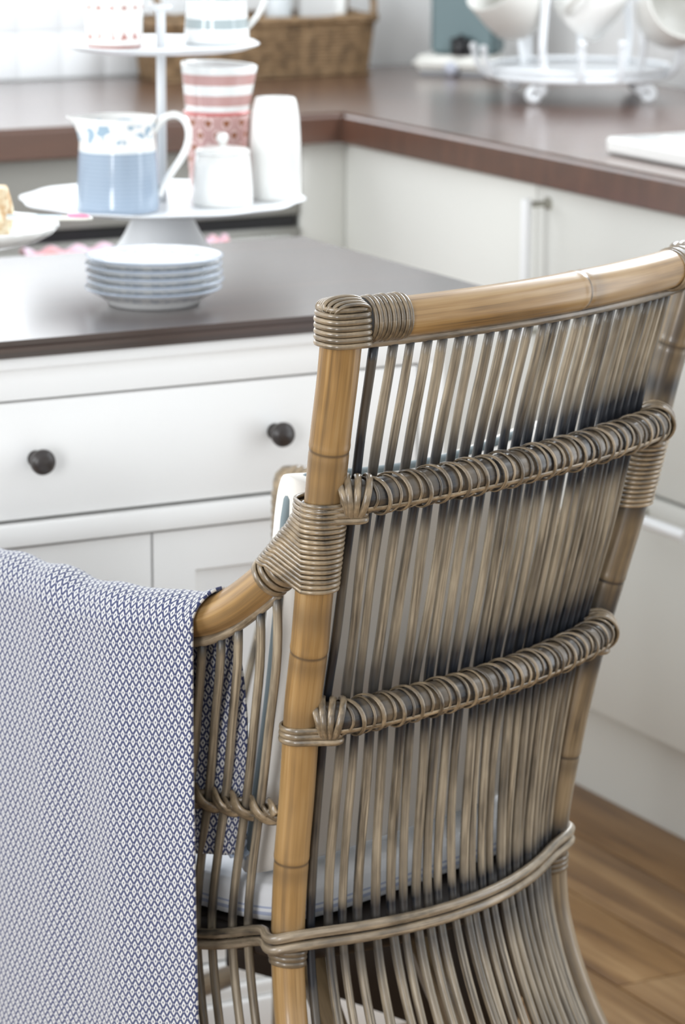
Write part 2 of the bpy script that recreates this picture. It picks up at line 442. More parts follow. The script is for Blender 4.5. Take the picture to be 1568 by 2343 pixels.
for xx in (xf-.56, xf-.06): m.tube([V3(xx, YD-.045, .721), V3(xx, YD-.0035, .721)], .006, 10)
obj('rail', m, MAT['steel'], ov, auto=40)
u4 = thing('base_cabinet', (xf-.93, YD+.3, 0), 'grey-shaded cream base cabinet left of the oven', 'cabinet')
bx('carcass', MAT['cream_paint'], u4, xf-1.25, xf-.624, YD+.02, ROOM_Y-.01, .134, ZT-.047)
bx('door', MAT['cream_paint'], u4, xf-1.25, xf-.624, YD, YD+.019, .137, .858, .002)
# pink flowered tea towel over the oven rail
mt = mat('pink_flowered_cotton', (.8, .6, .68), .9)
v = mapped(mt, 'Object', (1, 1, 1)); g = noise(mt, v, 45, 2, .5); g2 = noise(mt, v, 24, 1, .5)
c = ramp(mt, g, [(.35, (.86, .80, .92)), (.52, (.84, .58, .68)), (.66, (.80, .36, .36))])
LK(mt, c, P(mt).inputs['Base Color']); MAT['towel'] = mt
def towel(x0, x1, label, seed):
    def fn(a, b):
        x = x0+(x1-x0)*a; rip = .006*math.sin(a*19+seed)+.004*math.sin(a*41+seed*2)
        s = (b-.5)*.60
        if abs(s) < .02: ang = s/.02*math.pi/2; return V3(x, YD-.045-.0125*math.sin(ang), .721+.0125*math.cos(ang)+.004*math.sin(a*23+seed))
        side = 1 if s > 0 else -1
        dz = abs(s)-.02
        return V3(x, YD-.045-side*(.0125)-(rip*min(1, dz*12) if side > 0 else 0), .721-dz)
    m = M().grid(fn, 60, 60)
    # thicken
    o = obj('tea_towel', m, MAT['towel']); md = o.modifiers.new('s', 'SOLIDIFY'); md.thickness = .0022; md.offset = 1
    tag(o, label, 'towel')
towel(onY(55, 560, YD-.05)[0], onY(275, 560, YD-.05)[0], 'pink flowered tea towel over the oven rail, left of the cake stand foot', 1.0)
towel(onY(415, 545, YD-.05)[0], onY(520, 545, YD-.05)[0], 'small pink cloth on the oven rail, right of the cake stand foot', 4.0)

# ================================================================== KITCHEN ISLAND
KI = 1.027
def zi(z): return HC-(HC-z)*KI
ZI = zi(.86)
YI = 2.972*KI
XR, XL = 1.712*KI, 1.018*KI
YK = 3.46*KI
isl = thing('kitchen_island', ((XR+XL)/2, YI+.28, 0), 'white painted kitchen island with dark round knobs and a dark wooden top', 'island')
tp = M(); bm = bmesh.new()
bmesh.ops.create_cube(bm, size=1)
for q in bm.verts: q.co = Vector((.905*KI if q.co.x < 0 else 1.808*KI, YI-.006 if q.co.y < 0 else 3.515*KI, ZI-.019 if q.co.z < 0 else ZI))
bmesh.ops.bevel(bm, geom=bm.edges[:], offset=.007, segments=4, affect='EDGES')
bm.verts.index_update(); tp.add([q.co for q in bm.verts], [[q.index for q in f.verts] for f in bm.faces]); bm.free()
o = obj('worktop', tp, MAT['island_top'], isl, auto=60); o['label'] = 'dark brown glossy wooden top'
YB = 2.992*KI
W_ = MAT['white_paint']
bx('carcass', W_, isl, XL+.004, XR-.004, YB+.0225, YK, .06, ZI-.0195)
bx('moulding', W_, isl, XL-.012, XR+.012, YB-.012, YK+.01, zi(.8275), ZI-.0192, .003)
bx('top_rail', W_, isl, XL, XR, YB, YB+.022, zi(.794), zi(.827), .001)
bx('middle_rail', W_, isl, XL, XR, YB-.004, YB+.022, zi(.640), zi(.664), .003)
bx('stile', W_, isl, XL, XL+.03, YB, YB+.022, zi(.144), zi(.794), .001)
bx('stile', W_, isl, XR-.03, XR, YB, YB+.022, zi(.144), zi(.794), .001)
m = M().box(XL+.033, XR-.033, YB+.002, YB+.02, zi(.668), zi(.7915), .003)
dw = obj('drawer', m, W_, isl, auto=40)
for px, py in ((95, 1056), (644, 993)):
    k = onY(px, py, YB-.016)
    ax = np.column_stack([V3(1, 0, 0), V3(0, 0, 1), V3(0, -1, 0)])
    prof = [(0.0001, -.017), (.009, -.017), (.0075, -.015), (.0058, -.010), (.0065, -.006), (.010, -.003), (.0134, .001), (.0140, .005), (.0125, .009), (.007, .0115), (.0001, .0122)]
    obj('knob', M().lathe(prof, k, 24, ax), MAT['knob'], dw)
xs_ = 1.360*KI
for a_, b_ in ((XL+.033, xs_-.0015), (xs_+.0015, XR-.033)):
    m = M(); st_ = .050; z0_, z1_ = zi(.146), zi(.637)
    # frame and recessed panel as one slab with a sunk rectangle
    ou = [(a_, z0_), (b_, z0_), (b_, z1_), (a_, z1_)]; inn = [(a_+st_, z0_+st_), (b_-st_, z0_+st_), (b_-st_, z1_-.046), (a_+st_, z1_-.046)]
    in2 = [(a_+st_+.004, z0_+st_+.004), (b_-st_-.004, z0_+st_+.004), (b_-st_-.004, z1_-.050), (a_+st_+.004, z1_-.050)]
    vs = [V3(x, YB+.003, z) for x, z in ou]+[V3(x, YB+.003, z) for x, z in inn]+[V3(x, YB+.011, z) for x, z in in2]+[V3(x, YB+.021, z) for x, z in ou]
    fs = [(12, 13, 14, 15)[::-1], (8, 9, 10, 11)]
    for k in range(4):
        k2 = (k+1) % 4
        fs += [(k, k2, 4+k2, 4+k), (4+k, 4+k2, 8+k2, 8+k), (12+k, 12+k2, k2, k)]
    m.add(vs, fs)
    obj('door', m, W_, isl, smooth=False)
bx('gap_backing', MAT['handle_grey'], isl, XL+.032, XR-.032, YB+.0212, YB+.0222, zi(.143), zi(.66))
bx('skirting', W_, isl, XL-.004, XR+.004, YB-.006, YK+.005, zi(.118), zi(.1425), .003)
bx('skirting', W_, isl, XL-.010, XR+.010, YB-.014, YK+.010, zi(.102), zi(.1175), .003)
bx('skirting', W_, isl, XL-.018, XR+.018, YB-.022, YK+.015, 0, zi(.1015), .003)

# ================================================================== CHAIR GEOMETRY
zt = .976
Lp = onZ(785, 735, zt); Rp = onZ(1589, 600, zt)
cu = (Rp-Lp)/np.linalg.norm(Rp-Lp); cn = np.array([cu[1], -cu[0], 0]); cm = (Lp+Rp)/2; cm[2] = 0
cf = -cn
_Z = [.05, .10, .15, .225, .275, .325, .375, .425, .475, .525, .575, .625, .675, .725, .775, .825, .875, .925, .975, 1.02]
_U = [.250, .232, .215, .199, .189, .184, .183, .184, .187, .190, .195, .201, .206, .213, .217, .221, .225, .230, .235, .240]
_V = [.010, -.020, -.052, -.087, -.103, -.115, -.119, -.116, -.109, -.100, -.091, -.081, -.068, -.056, -.045, -.034, -.024, -.011, 0, .010]
def UVz(z): return float(np.interp(z, _Z, _U)), float(np.interp(z, _Z, _V))
def bulge(z): return float(np.interp(z, [.05, .2, .30, .392, .61, .82, .976], [.125, .10, .078, .056, .032, .026, .032]))
def S(t, z, vo=0.0, b=None):
    U_, V_ = UVz(z); b = bulge(z) if b is None else b
    p = cm+cu*t*U_+cn*(V_+vo+b*(1-t*t)); return V3(p[0], p[1], z)
def normal_at(t, z):
    a = S(t-.02, z); b = S(t+.02, z); d = (b-a)/np.linalg.norm(b-a); return V3(d[1], -d[0], 0)

ch = thing('rattan_armchair', (cm[0]+cf[0]*.22, cm[1]+cf[1]*.22, 0),
           'grey-washed rattan and bamboo armchair with slatted back and blanket on one arm', 'chair')
def stainf(z, spots, wd=.02, amp=.9):
    return min(1.0, sum(amp*math.exp(-((z-s)/wd)**2) for s in spots))
def bamboo_pole(path, r0, r1, nodes, nseg=28, step=.0024, stain=None):
    P_ = np.array(path); L = np.concatenate([[0], np.cumsum(np.linalg.norm(np.diff(P_, axis=0), axis=1))])
    n = max(8, int(L[-1]/step)); s = np.linspace(0, L[-1], n)
    Q = np.column_stack([np.interp(s, L, P_[:, k]) for k in range(3)])
    for _ in range(24): Q[1:-1] = (Q[:-2]+2*Q[1:-1]+Q[2:])/4
    rad = r0+(r1-r0)*s/L[-1]
    for nd in nodes:
        rad = rad*(1+.022*np.exp(-((s-nd)/.0028)**2)-.022*np.exp(-((s-nd-.0052)/.0022)**2)+.014*np.exp(-((s-nd)/.03)**2))
    col = np.zeros(n) if stain is None else np.array([stain(a, q) for a, q in zip(s, Q)])
    for nd in nodes: col = np.clip(col+.70*np.exp(-((s-nd-.0042)/.0012)**2)+.32*np.exp(-((s-nd-.014)/.010)**2), 0, 1)
    return Q, rad, col
# --- back posts
zpath = np.arange(.001, .986, .02)
for sgn, nodes_z, mt_ in ((-1, (.862, .667, .455), 'bamboo'), (1, (.66, .475, .90), 'bamboo_grey')):
    pts = [S(sgn, z, b=0) for z in zpath[::-1]]
    top = pts[0][2]
    spots = (.825, .71, .607, .392) if sgn < 0 else (.86, .745, .635, .585, .405)
    Q, rad, col = bamboo_pole(pts, .0178 if sgn < 0 else .0172, .0138 if sgn < 0 else .0150, [top-z for z in nodes_z],
                              stain=lambda a, q: (.0 if sgn < 0 else .12)+stainf(q[2], spots, .016, .38 if sgn < 0 else .75))
    obj('back_post', M().tube(Q, rad, 28, cols=col), MAT[mt_], ch)
# --- front legs + arms
def Ua(z): return UVz(z)[0]
def flare(s): return float(np.interp(s, [0, .05, .10, .15, .20, .30, .40, .46], [0, .0103, .0197, .026, .028, .024, .012, .002]))
def side_pt(sgn, s, z, out=0.0):
    """point on the arm-side surface, s metres forward of the post"""
    U_, V_ = UVz(z)
    p = cm+cu*sgn*(U_+flare(s)+out)+cn*V_+cf*s
    return V3(p[0], p[1], z)
SA = [-.012, .007, .030, .066, .094, .118, .16, .24, .30, .40, .455]
ZA = [.782, .764, .744, .712, .694, .685, .682, .683, .690, .694, .694]
def arm_z(s, sg=0): return float(np.interp(s, SA, ZA))-(.024 if sg < 0 else .008)*max(0, min(1, (s-.14)/.27))
SF = .455
def arm_path(sgn):
    p = []
    for s in np.linspace(-.012, SF, 60):
        zs_ = arm_z(s, sgn); q = side_pt(sgn, s, .70, 0.004); q[2] = zs_; p.append(q)
    p = np.array(p)
    for _ in range(3): p[1:-1] = (p[:-2]+2*p[1:-1]+p[2:])/4
    return p
for sgn in (-1, 1):
    p = arm_path(sgn)
    Q, rad, col = bamboo_pole(p, .0168, .0168, [.24], stain=lambda a, q: .75*math.exp(-((a-.055)/.012)**2))
    obj('arm_rail', M().tube(Q, rad, 26, cols=col), MAT['bamboo' if sgn < 0 else 'bamboo_grey'], ch)
    tr = [side_pt(sgn, s, .70, .004)*V3(1, 1, 0)+V3(0, 0, arm_z(s, sgn)-.0215) for s in np.linspace(.03, SF, 50)]
    tr = np.array(tr)
    for _ in range(3): tr[1:-1] = (tr[:-2]+2*tr[1:-1]+tr[2:])/4
    # keep the trim the same distance under the sloping arm
    obj('arm_trim', M().tube(tr, .0048, 10), MAT['band'], ch)
    # front leg
    pts = [side_pt(sgn, SF, .70, .004)*V3(1, 1, 0)+V3(0, 0, z)-cf*0.0 for z in (.69, .60, .50, .40, .30, .20, .10, .001)]
    pts = [q+cu*sgn*.02*max(0, (.4-q[2]))+cf*.05*max(0, .4-q[2]) for q in pts]
    Q, rad, col = bamboo_pole(pts, .0165, .0145, [.14, .42])
    obj('front_leg', M().tube(Q, rad, 24, cols=col), MAT['bamboo_grey'], ch)
    # cane wrap at the front corner of the arm (rounded corner with windings on both members)
    wv = M()
    c0 = side_pt(sgn, SF, .70, .004); c0[2] = arm_z(SF, sgn)
    for k in range(8):
        s = SF-.008-.0085*k; q = side_pt(sgn, s, .70, .004); q[2] = arm_z(s, sgn)
        d_ = (side_pt(sgn, s+.01, .70)-side_pt(sgn, s-.01, .70)); d_ /= np.linalg.norm(d_); e1 = V3(0, 0, 1); e2 = np.cross(d_, e1)
        ring = [q+.0190*(math.cos(a)*e1+math.sin(a)*e2) for a in np.linspace(0, 2*math.pi, 25)[:-1]]
        wv.tube(ring, .0044, 8, .5, up=[(r-q)/.019 for r in ring], closed=True)
    for k in range(13):
        q = c0.copy(); q[2] = c0[2]-.012-.0088*k
        ring = [q+.0190*(math.cos(a)*V3(1, 0, 0)+math.sin(a)*V3(0, 1, 0)) for a in np.linspace(0, 2*math.pi, 25)[:-1]]
        wv.tube(ring, .0046, 8, .5, up=[(r-q)/.019 for r in ring], closed=True)
    wv.lathe([(.0001, .0185), (.010, .0175), (.0165, .011), (.0192, .002), (.0192, -.02)], c0, 24)
    obj('corner_wrap', wv, MAT['cane'], ch)

# --- top rail
tr_pts = [S(t, zt, b=.032)+V3(0, 0, .0015*t) for t in np.linspace(-1.0, 1.0, 60)]
Q, rad, col = bamboo_pole(tr_pts, .0172, .0180, [.262], nseg=32, stain=lambda a, q: .30*math.exp(-((a-.10)/.006)**2)*0)
obj('top_rail', M().tube(Q, rad, 32, cols=col), MAT['bamboo'], ch)
trim = [S(t, zt-.0212, b=.032) for t in np.linspace(-.93, .94, 60)]
obj('rail_trim', M().tube(trim, .0046, 10, cols=[.25]*60), MAT['band'], ch)

# --- corner wraps of the top rail
def flatring(m, center, e1, e2, r, wd, th, n=30, a0=0, a1=2*math.pi, closed=True, col=None):
    an = np.linspace(a0, a1, n+1)[:-1] if closed else np.linspace(a0, a1, n)
    ring = [center+r*(math.cos(a)*e1+math.sin(a)*e2) for a in an]
    m.tube(ring, wd, 8, th, up=[(p-center) for p in ring], closed=closed, cols=None if col is None else [col]*len(ring))
for sgn in (-1, 1):
    wv = M()
    base = S(sgn, zt, b=.032)
    # direction of the rail away from the post
    d_ = S(sgn*.86, zt, b=.032)-base; d_ /= np.linalg.norm(d_); q_ = V3(-d_[1], d_[0], 0)
    if q_ @ cn < 0: q_ = -q_
    # rings around the rail
    for k in range(9):
        s = .0215+.0044*k
        c_ = base+d_*s
        flatring(wv, c_, q_, V3(0, 0, 1), .0186+.0005*math.sin(k*2.1), .00215, .8, col=.1 if k % 3 else .3)
    # horizontal bands round the post, as a rounded stadium hugging the corner
    for k in range(7):
        z = zt-.0180+.0050*k
        loop = []
        r = .0205
        for a in np.linspace(0, 2*math.pi, 37)[:-1]:
            ex = math.copysign(abs(math.cos(a))**.62, math.cos(a))*.0205
            ey = math.copysign(abs(math.sin(a))**.62, math.sin(a))*.0205
            sh = 1.0 if k < 5 else (.97 if k == 5 else .88)
            loop.append(V3(base[0], base[1], z)+d_*(ex*sh)+q_*(ey*sh))
        cc = V3(base[0], base[1], z)
        wv.tube(loop, .0025, 8, .75, up=[(p-cc) for p in loop], closed=True, cols=[.05+.2*(k % 2)]*36)
    # straps over the top: arched bands running from the outer side over the cap towards the rail
    for k in range(7):
        off = (-.0150+.0050*k)
        arc = []
        for a in np.linspace(-.10, 1.0, 20):
            x = -.0195*math.cos(a*math.pi) if a < 1 else .0195
            zz = .0085+.0125*math.sin(min(max(a, 0), 1)*math.pi)**.5*(1-.35*abs(off)/.015)
            arc.append(V3(base[0], base[1], zt+zz)+d_*(x*(1-.25*abs(off)/.015))+q_*(off*(1+.25*math.sin(a*3))))
        wv.tube(arc, .0031, 8, .5, up=V3(0, 0, 1), cols=[.05 if k % 2 else .22]*20)
    # solid core below the straps
    kc_ = M().lathe([(.0001, .0175), (.012, .0160), (.0178, .0095), (.0192, 0), (.0192, -.018)], V3(base[0], base[1], zt), 28)
    kc_.tube([base+d_*.0, base+d_*.03, base+d_*.0575], .0186, 28)
    obj('wrap_bed', kc_, MAT['cane_core'], ch)
    obj('corner_wrap', wv, MAT['cane'], ch)

# --- slats
tops = [-.856, -.781, -.706, -.628, -.552, -.478, -.404, -.330, -.257, -.185, -.113, -.042, .030, .102, .174, .246, .318, .388, .456, .522, .586, .648, .708, .765, .820]
zl = np.concatenate([np.arange(.952, .40, -.014), np.arange(.40, .198, -.016)])
for i, t0 in enumerate(tops):
    j1, j2, j3 = rng.normal(0, .011, 3); ph = rng.uniform(0, 6); r0 = rng.uniform(.0040, .0047)
    tb = t0*1.06+j2
    pts = []
    for z in zl:
        k = np.interp(z, [.05, .39, .61, .82, .952], [1.0, 1.0, .55, .2, 0])
        t = t0*(1-k)+tb*k+j1*.6*math.exp(-((z-.72)/.09)**2)+j3*.8*math.exp(-((z-.50)/.07)**2)
        if z < .39: t += .0*z
        vo = -.0005+.0012*math.sin(z*17+ph)
        pts.append(S(t, z, vo))
    pts = np.array(pts)
    for _ in range(3): pts[1:-1] = (pts[:-2]+2*pts[1:-1]+pts[2:])/4
    wgt = .35 if i > 12 else .0
    cols = []
    for p in pts:
        z = p[2]
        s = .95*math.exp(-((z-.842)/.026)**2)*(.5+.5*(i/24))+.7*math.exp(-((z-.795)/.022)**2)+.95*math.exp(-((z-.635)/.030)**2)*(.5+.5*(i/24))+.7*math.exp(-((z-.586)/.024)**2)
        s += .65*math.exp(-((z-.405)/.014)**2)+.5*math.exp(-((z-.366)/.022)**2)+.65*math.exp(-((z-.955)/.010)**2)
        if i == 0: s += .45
        cols.append(min(1, s+rng.uniform(0, .05)))
    rr = r0*(1+.03*np.sin(np.arange(len(pts))*.7+ph))
    obj('slat', M().tube(pts, rr, 12, cols=cols), MAT['slat'], ch)

# --- cross rails: bamboo core, spiral binding both ways, a straight runner
def cross_rail(zc, b, k, turns, t0, t1, r=.0150):
    def P0(t): 
        e_ = min(1, max(0, (abs(t)-.86)/.12)); q = S(t, zc+k*t, vo=.019-.013*e_*e_*(3-2*e_), b=b); return q
    tt = np.linspace(t0, t1, 90); core = np.array([P0(t) for t in tt])
    cl = np.array([.72+.35*math.sin(7*t*9)*math.sin(3.1*t*13) for t in tt]).clip(.45, 1)
    crs = obj('cross_rail', M().tube(core, r, 22, cols=cl), MAT['bamboo_grey'], ch)
    def frame(t):
        a = P0(t-.01); c_ = P0(t+.01); d_ = (c_-a)/np.linalg.norm(c_-a); up_ = V3(0, 0, 1)-d_*d_[2]; up_ /= np.linalg.norm(up_)
        return d_, up_, np.cross(d_, up_)
    # forward-facing spiral (big C shaped turns) : leans one way; second: crossing strand the other way
    for hand, amp, rr, wd in ((1, 0.0, r+.0020, .0023), (-1, 0.0, r+.0010, .0016)):
        pts = []; ups = []; n = turns*26
        for i in range(n+1):
            ph = 2*math.pi*i/26; t = t0+(t1-t0)*i/n
            t += hand*((t1-t0)/turns)*(.22 if hand > 0 else .30)*math.sin(ph+.4)
            t = min(max(t, t0), t1)
            d_, u_, n_ = frame(t)
            dirv = math.cos(ph*hand)*u_+math.sin(ph*hand)*n_
            jig = .0006*math.sin(i*.37+hand)
            pts.append(P0(t)+(rr+jig)*dirv); ups.append(dirv)
        cl = [.12+.55*max(0, math.sin(i*.071*1.3+hand))**3 for i in range(n+1)]
        obj('binding', M().tube(pts, wd, 8, .42, up=ups, cols=cl), MAT['cane'], crs)
    # straight runner along the lower outer side
    pts = []; ups = []
    for t in np.linspace(t0, t1, 50):
        d_, u_, n_ = frame(t)
        n2 = n_ if n_ @ cn > 0 else -n_
        dv = (-.55*u_+.83*n2); dv /= np.linalg.norm(dv)
        pts.append(P0(t)+(r+.0008)*dv); ups.append(dv)
    obj('runner', M().tube(pts, .0026, 8, .45, up=ups), MAT['cane'], crs)
    # extra windings crowding both ends
    for e, dr_ in ((t0, 1), (t1, -1)):
        m = M()
        for q in range(4):
            t = e+dr_*(.012+.021*q); d_, u_, n_ = frame(t)
            c_ = P0(t); tl = .18*(q-1.5)*dr_
            e1 = u_+d_*tl; e1 /= np.linalg.norm(e1)
            flatring(m, c_, e1, n_, r+.0035+.0006*(q % 2), .0032, .5, 28, col=.1+.1*(q % 2))
        # lashing that ties the cross rail to its post: two or three flat canes around the post
        sg = -1 if e < 0 else 1
        for q in range(3):
            z = P0(e)[2]-.006+(-.0056)*q-.002
            pc = S(sg, z, b=0); 
            pr = np.interp(z, [.3, .98], [.0150, .0178])+.0022
            loop = []
            endp = P0(e+dr_*.05); endp = V3(endp[0], endp[1], z)
            dd = endp-pc; dd[2] = 0; L_ = np.linalg.norm(dd); dd /= L_; qq = V3(-dd[1], dd[0], 0)
            for a in np.linspace(math.pi/2, 3*math.pi/2, 22): loop.append(pc+pr*(math.cos(a)*dd+math.sin(a)*qq))
            rb = r*.75
            for a in np.linspace(-math.pi/2, math.pi/2, 10): loop.append(endp+rb*(math.cos(a)*dd+math.sin(a)*qq))
            ce = (pc+endp)/2
            m.tube(loop, .0030, 8, .5, up=[(p-ce) for p in loop], closed=True, cols=[.15]*len(loop))
        obj('end_lashing', m, MAT['cane'], crs)
cross_rail(.822, .026, .004, 20, -.965, .965)
cross_rail(.612, .032, .006, 19, -.965, .965)

# --- lashing at the arm joint: windings over post and arm together
for sgn in (-1, 1):
    m = M(); n = 18; bedl = []
    for k in range(n):
        f = k/(n-1)
        zp = .813+(.008 if sgn > 0 else 0)-.079*f                # height on the post
        s = np.interp(f, [0, .18, .4, 1.0], [-.012, -.010, .000, .030])
        za = arm_z(s, sgn)+np.interp(f, [0, .12, .3, 1], [.0, .0, .004, .012])
        za = zp+max(0, f-.15)*.021                 # the winding rises towards the arm
        pc = S(sgn, zp, b=0)
        pa_ = side_pt(sgn, s, .70, .004); pa_[2] = za
        dd = V3(pa_[0]-pc[0], pa_[1]-pc[1], 0); L_ = np.linalg.norm(dd)
        dd = cf.copy() if L_ < .004 else dd/L_
        qq = V3(-dd[1], dd[0], 0)
        rp = .0202; ra = np.interp(f, [0, .2, 1], [.0200, .0200, .0190])
        loop = []; ups = []
        for a in np.linspace(math.pi/2, 3*math.pi/2, 16): dv = math.cos(a)*dd+math.sin(a)*qq; loop.append(pc+rp*dv); ups.append(dv)
        nl = 4
        for g_ in range(1, nl): 
            h = g_/nl; loop.append(pc*(1-h)+pa_*h-qq*(rp*(1-h)+ra*h)); ups.append(-qq)
        for a in np.linspace(-math.pi/2, math.pi/2, 14): dv = math.cos(a)*dd+math.sin(a)*qq; loop.append(pa_+ra*dv); ups.append(dv)
        for g_ in range(1, nl):
            h = g_/nl; loop.append(pa_*(1-h)+pc*h+qq*(rp*h+ra*(1-h))); ups.append(qq)
        m.tube(loop, .00215+.00015*math.sin(k*1.7), 8, .8, up=ups, closed=True, cols=[.0+.18*(k % 3 == 0)]*len(loop)); bedl.append([(p_-u_*.0012) for p_, u_ in zip(loop, ups)])
    bl_ = M(); nn = len(bedl[0]); bl_.add([p_ for L_ in bedl for p_ in L_], [(i*nn+j, i*nn+(j+1) % nn, (i+1)*nn+(j+1) % nn, (i+1)*nn+j) for i in range(len(bedl)-1) for j in range(nn)])
    obj('wrap_bed', bl_, MAT['cane_core'], ch)
    # a few turns round the arm alone at the lower end
    for k in range(4):
        s = .022+.0056*k; q = side_pt(sgn, s, .70, .004); q[2] = arm_z(s, sgn)
        a_ = side_pt(sgn, s+.02, .70, .004); a_[2] = arm_z(s+.02, sgn); d_ = a_-q; d_ /= np.linalg.norm(d_)
        e1 = V3(0, 0, 1)-d_*d_[2]; e1 /= np.linalg.norm(e1); e2 = np.cross(d_, e1)
        flatring(m, q, e1, e2, .0185, .0031, .5, 26, col=.15)
    obj('arm_lashing', m, MAT['cane'], ch)

# --- ring rail: two rattan canes round the back and the sides at seat height
ZRING = .392
def ring_path(dz, extra):
    pts = []
    # left side, from front to post
    for s in np.linspace(SF, .055, 30): pts.append(side_pt(-1, s, ZRING, .0075+extra)+V3(0, 0, dz-.009-.15*min(s, .2)))
    U_, V_ = UVz(ZRING); r = .0152+.006+extra
    pc = S(-1, ZRING, b=0)
    for a in np.linspace(0, 1, 12):      # around the outside of the post
        an = math.pi*(.05+.62*a); dirv = -cu*math.sin(an)*1.0+cf*math.cos(an); 
        pts.append(pc+r*(-cu*math.sin(an+.3)+cf*math.cos(an+.3))+V3(0, 0, dz-.006*math.sin(a*math.pi)))
    for t in np.linspace(-.84, .86, 46): pts.append(S(t, ZRING+.004*t, .0105+extra)+V3(0, 0, dz))
    pc = S(1, ZRING+.004, b=0)
    for a in np.linspace(0, 1, 12):
        an = math.pi*(.67-.62*a)+.3; pts.append(pc+r*(cu*math.sin(an)+cf*math.cos(an))+V3(0, 0, dz+.003*math.sin(a*math.pi)))
    for s in np.linspace(.055, SF, 24): pts.append(side_pt(1, s, ZRING, .0075+extra)+V3(0, 0, dz-.009-.15*min(s, .2)))
    return np.array(pts)
for dz in (.0054, -.0054):
    p = ring_path(dz, 0); 
    for _ in range(3): p[1:-1] = (p[:-2]+2*p[1:-1]+p[2:])/4
    obj('ring_cane', M().tube(p, .0048, 12, cols=[.12+.1*math.sin(i*.9) for i in range(len(p))]), MAT['band'], ch)
for sgn in (-1, 1):
    m = M()
    for k in range(3):
        z = ZRING-.016-.0052*k; pc = S(sgn, z, b=0)
        tl = V3(0, 0, .12*sgn)
        e1 = cu+tl; e1 /= np.linalg.norm(e1)
        flatring(m, pc, e1, cn, .0172-.0006*k, .0030, .55, 28, col=.45)
    obj('ring_lashing', m, MAT['cane'], ch)

# --- side slats and the crossed braid at mid height
for sgn in (-1, 1):
    ss = np.arange(.030, SF-.01, .0205)
    for i, s0 in enumerate(ss):
        ztop = arm_z(s0, sgn)-.022; pts = []; ph = rng.uniform(0, 6); j = rng.normal(0, .0012)
        for z in np.arange(ztop, .198, -.018):
            s = s0+.012*math.sin(max(0, min(1, (ztop-z)/max(.01, ztop-.39)))*math.pi)*(-.3)+j
            # slats converge slightly towards the post at the top
            q = side_pt(sgn, s+(.012 if z < .39 else .012*(ztop-z)/max(.01, ztop-.39))*1.0+(max(0, .39-z))*(-.04), z, -.001+.001*math.sin(z*15+ph))
            # below the arm the panel meets the arm line
            if z > .60:
                f = (z-.60)/max(.02, ztop-.60); a = side_pt(sgn, s, .70, .004); q = q*(1-f*.9)+V3(a[0], a[1], z)*(f*.9)
            pts.append(q)
        pts = np.array(pts)
        for _ in range(3): pts[1:-1] = (pts[:-2]+2*pts[1:-1]+pts[2:])/4
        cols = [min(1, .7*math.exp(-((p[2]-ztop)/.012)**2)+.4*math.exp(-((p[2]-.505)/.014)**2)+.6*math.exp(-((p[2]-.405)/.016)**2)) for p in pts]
        obj('slat', M().tube(pts, .0042, 12, cols=cols), MAT['slat'], ch)
    m = M()
    for strand in (0, 1):
        pts = []; ups = []
        for i in range(320):
            s = .012+(SF-.03)*i/319; ph = math.pi*(s-.012)/.0205+strand*math.pi
            q = side_pt(sgn, s+.0035, .508, 0)
            nrm = cu*sgn
            pts.append(q+nrm*(.0062*math.cos(ph))+V3(0, 0, .0075*math.sin(ph))); ups.append(nrm)
        m.tube(pts, .0056, 8, .45, up=ups, cols=[.1]*320)
        pts = [side_pt(sgn, .012+(SF-.03)*i/159+.0035, .508, 0)+cu*sgn*(.0048*math.sin(math.pi*(SF-.03)*i/159/.0205))+V3(0, 0, .005*math.cos(math.pi*(SF-.03)*i/159/.0205+strand*math.pi)) for i in range(160)]
        m.tube(pts, .0032, 6, .5, up=cu*sgn, cols=[.45]*160)
    obj('side_braid', m, MAT['cane'], ch)

# --- hem cane closing the slats below the seat
zh = .203; hp_ = [side_pt(-1, s, zh, -.001)-cf*.008 for s in np.linspace(SF-.01, .02, 16)]+[S(t, zh, 0) for t in np.linspace(-.93, .93, 40)]+[side_pt(1, s, zh, -.001)-cf*.008 for s in np.linspace(.02, SF-.01, 16)]
hp_ = np.array(hp_)
for _ in range(3): hp_[1:-1] = (hp_[:-2]+2*hp_[1:-1]+hp_[2:])/4
obj('hem_cane', M().tube(hp_, .0065, 12), MAT['band'], ch)

# --- seat frame: dark bamboo poles just inside the slats, cane deck
ZS = .366
m = M()
def seat_corner(u, s, z): p = cm+cu*u+cn*(UVz(.40)[1])+cf*s; return V3(p[0], p[1], z)
bkp = [S(t, .40, -.022)*V3(1, 1, 0)+V3(0, 0, ZS+.004) for t in np.linspace(-.92, .92, 24)]
m.tube(bkp, .012, 12)
for sgn in (-1, 1):
    m.tube([side_pt(sgn, s, .40, -.018)*V3(1, 1, 0)+V3(0, 0, ZS+.004) for s in np.linspace(.0, SF, 12)], .012, 12)
m.tube([side_pt(-1, SF, .40, -.02)*V3(1, 1, 0)+V3(0, 0, ZS), side_pt(1, SF, .40, -.02)*V3(1, 1, 0)+V3(0, 0, ZS)], .014, 12)
for k in range(9):
    s = .03+k*.05
    m.tube([side_pt(-1, s, .40, -.02)*V3(1, 1, 0)+V3(0, 0, ZS+.008), side_pt(1, s, .40, -.02)*V3(1, 1, 0)+V3(0, 0, ZS+.008)], .0085, 8)
obj('seat_frame', m, MAT['seat_wood'], ch)
def seat_deck(a, b):
    s = .0+SF*b; l = side_pt(-1, s, .40, -.02); r_ = side_pt(1, s, .40, -.02)
    q = l*(1-a)+r_*a; 
    if b < .3: q = q+cn*(.05*(1-(2*a-1)**2)*(1-b/.3))
    return V3(q[0], q[1], ZS+.0175)
o = obj('seat_deck', M().grid(seat_deck, 24, 20), MAT['seat_wood'], ch)
md = o.modifiers.new('s', 'SOLIDIFY'); md.thickness = .004
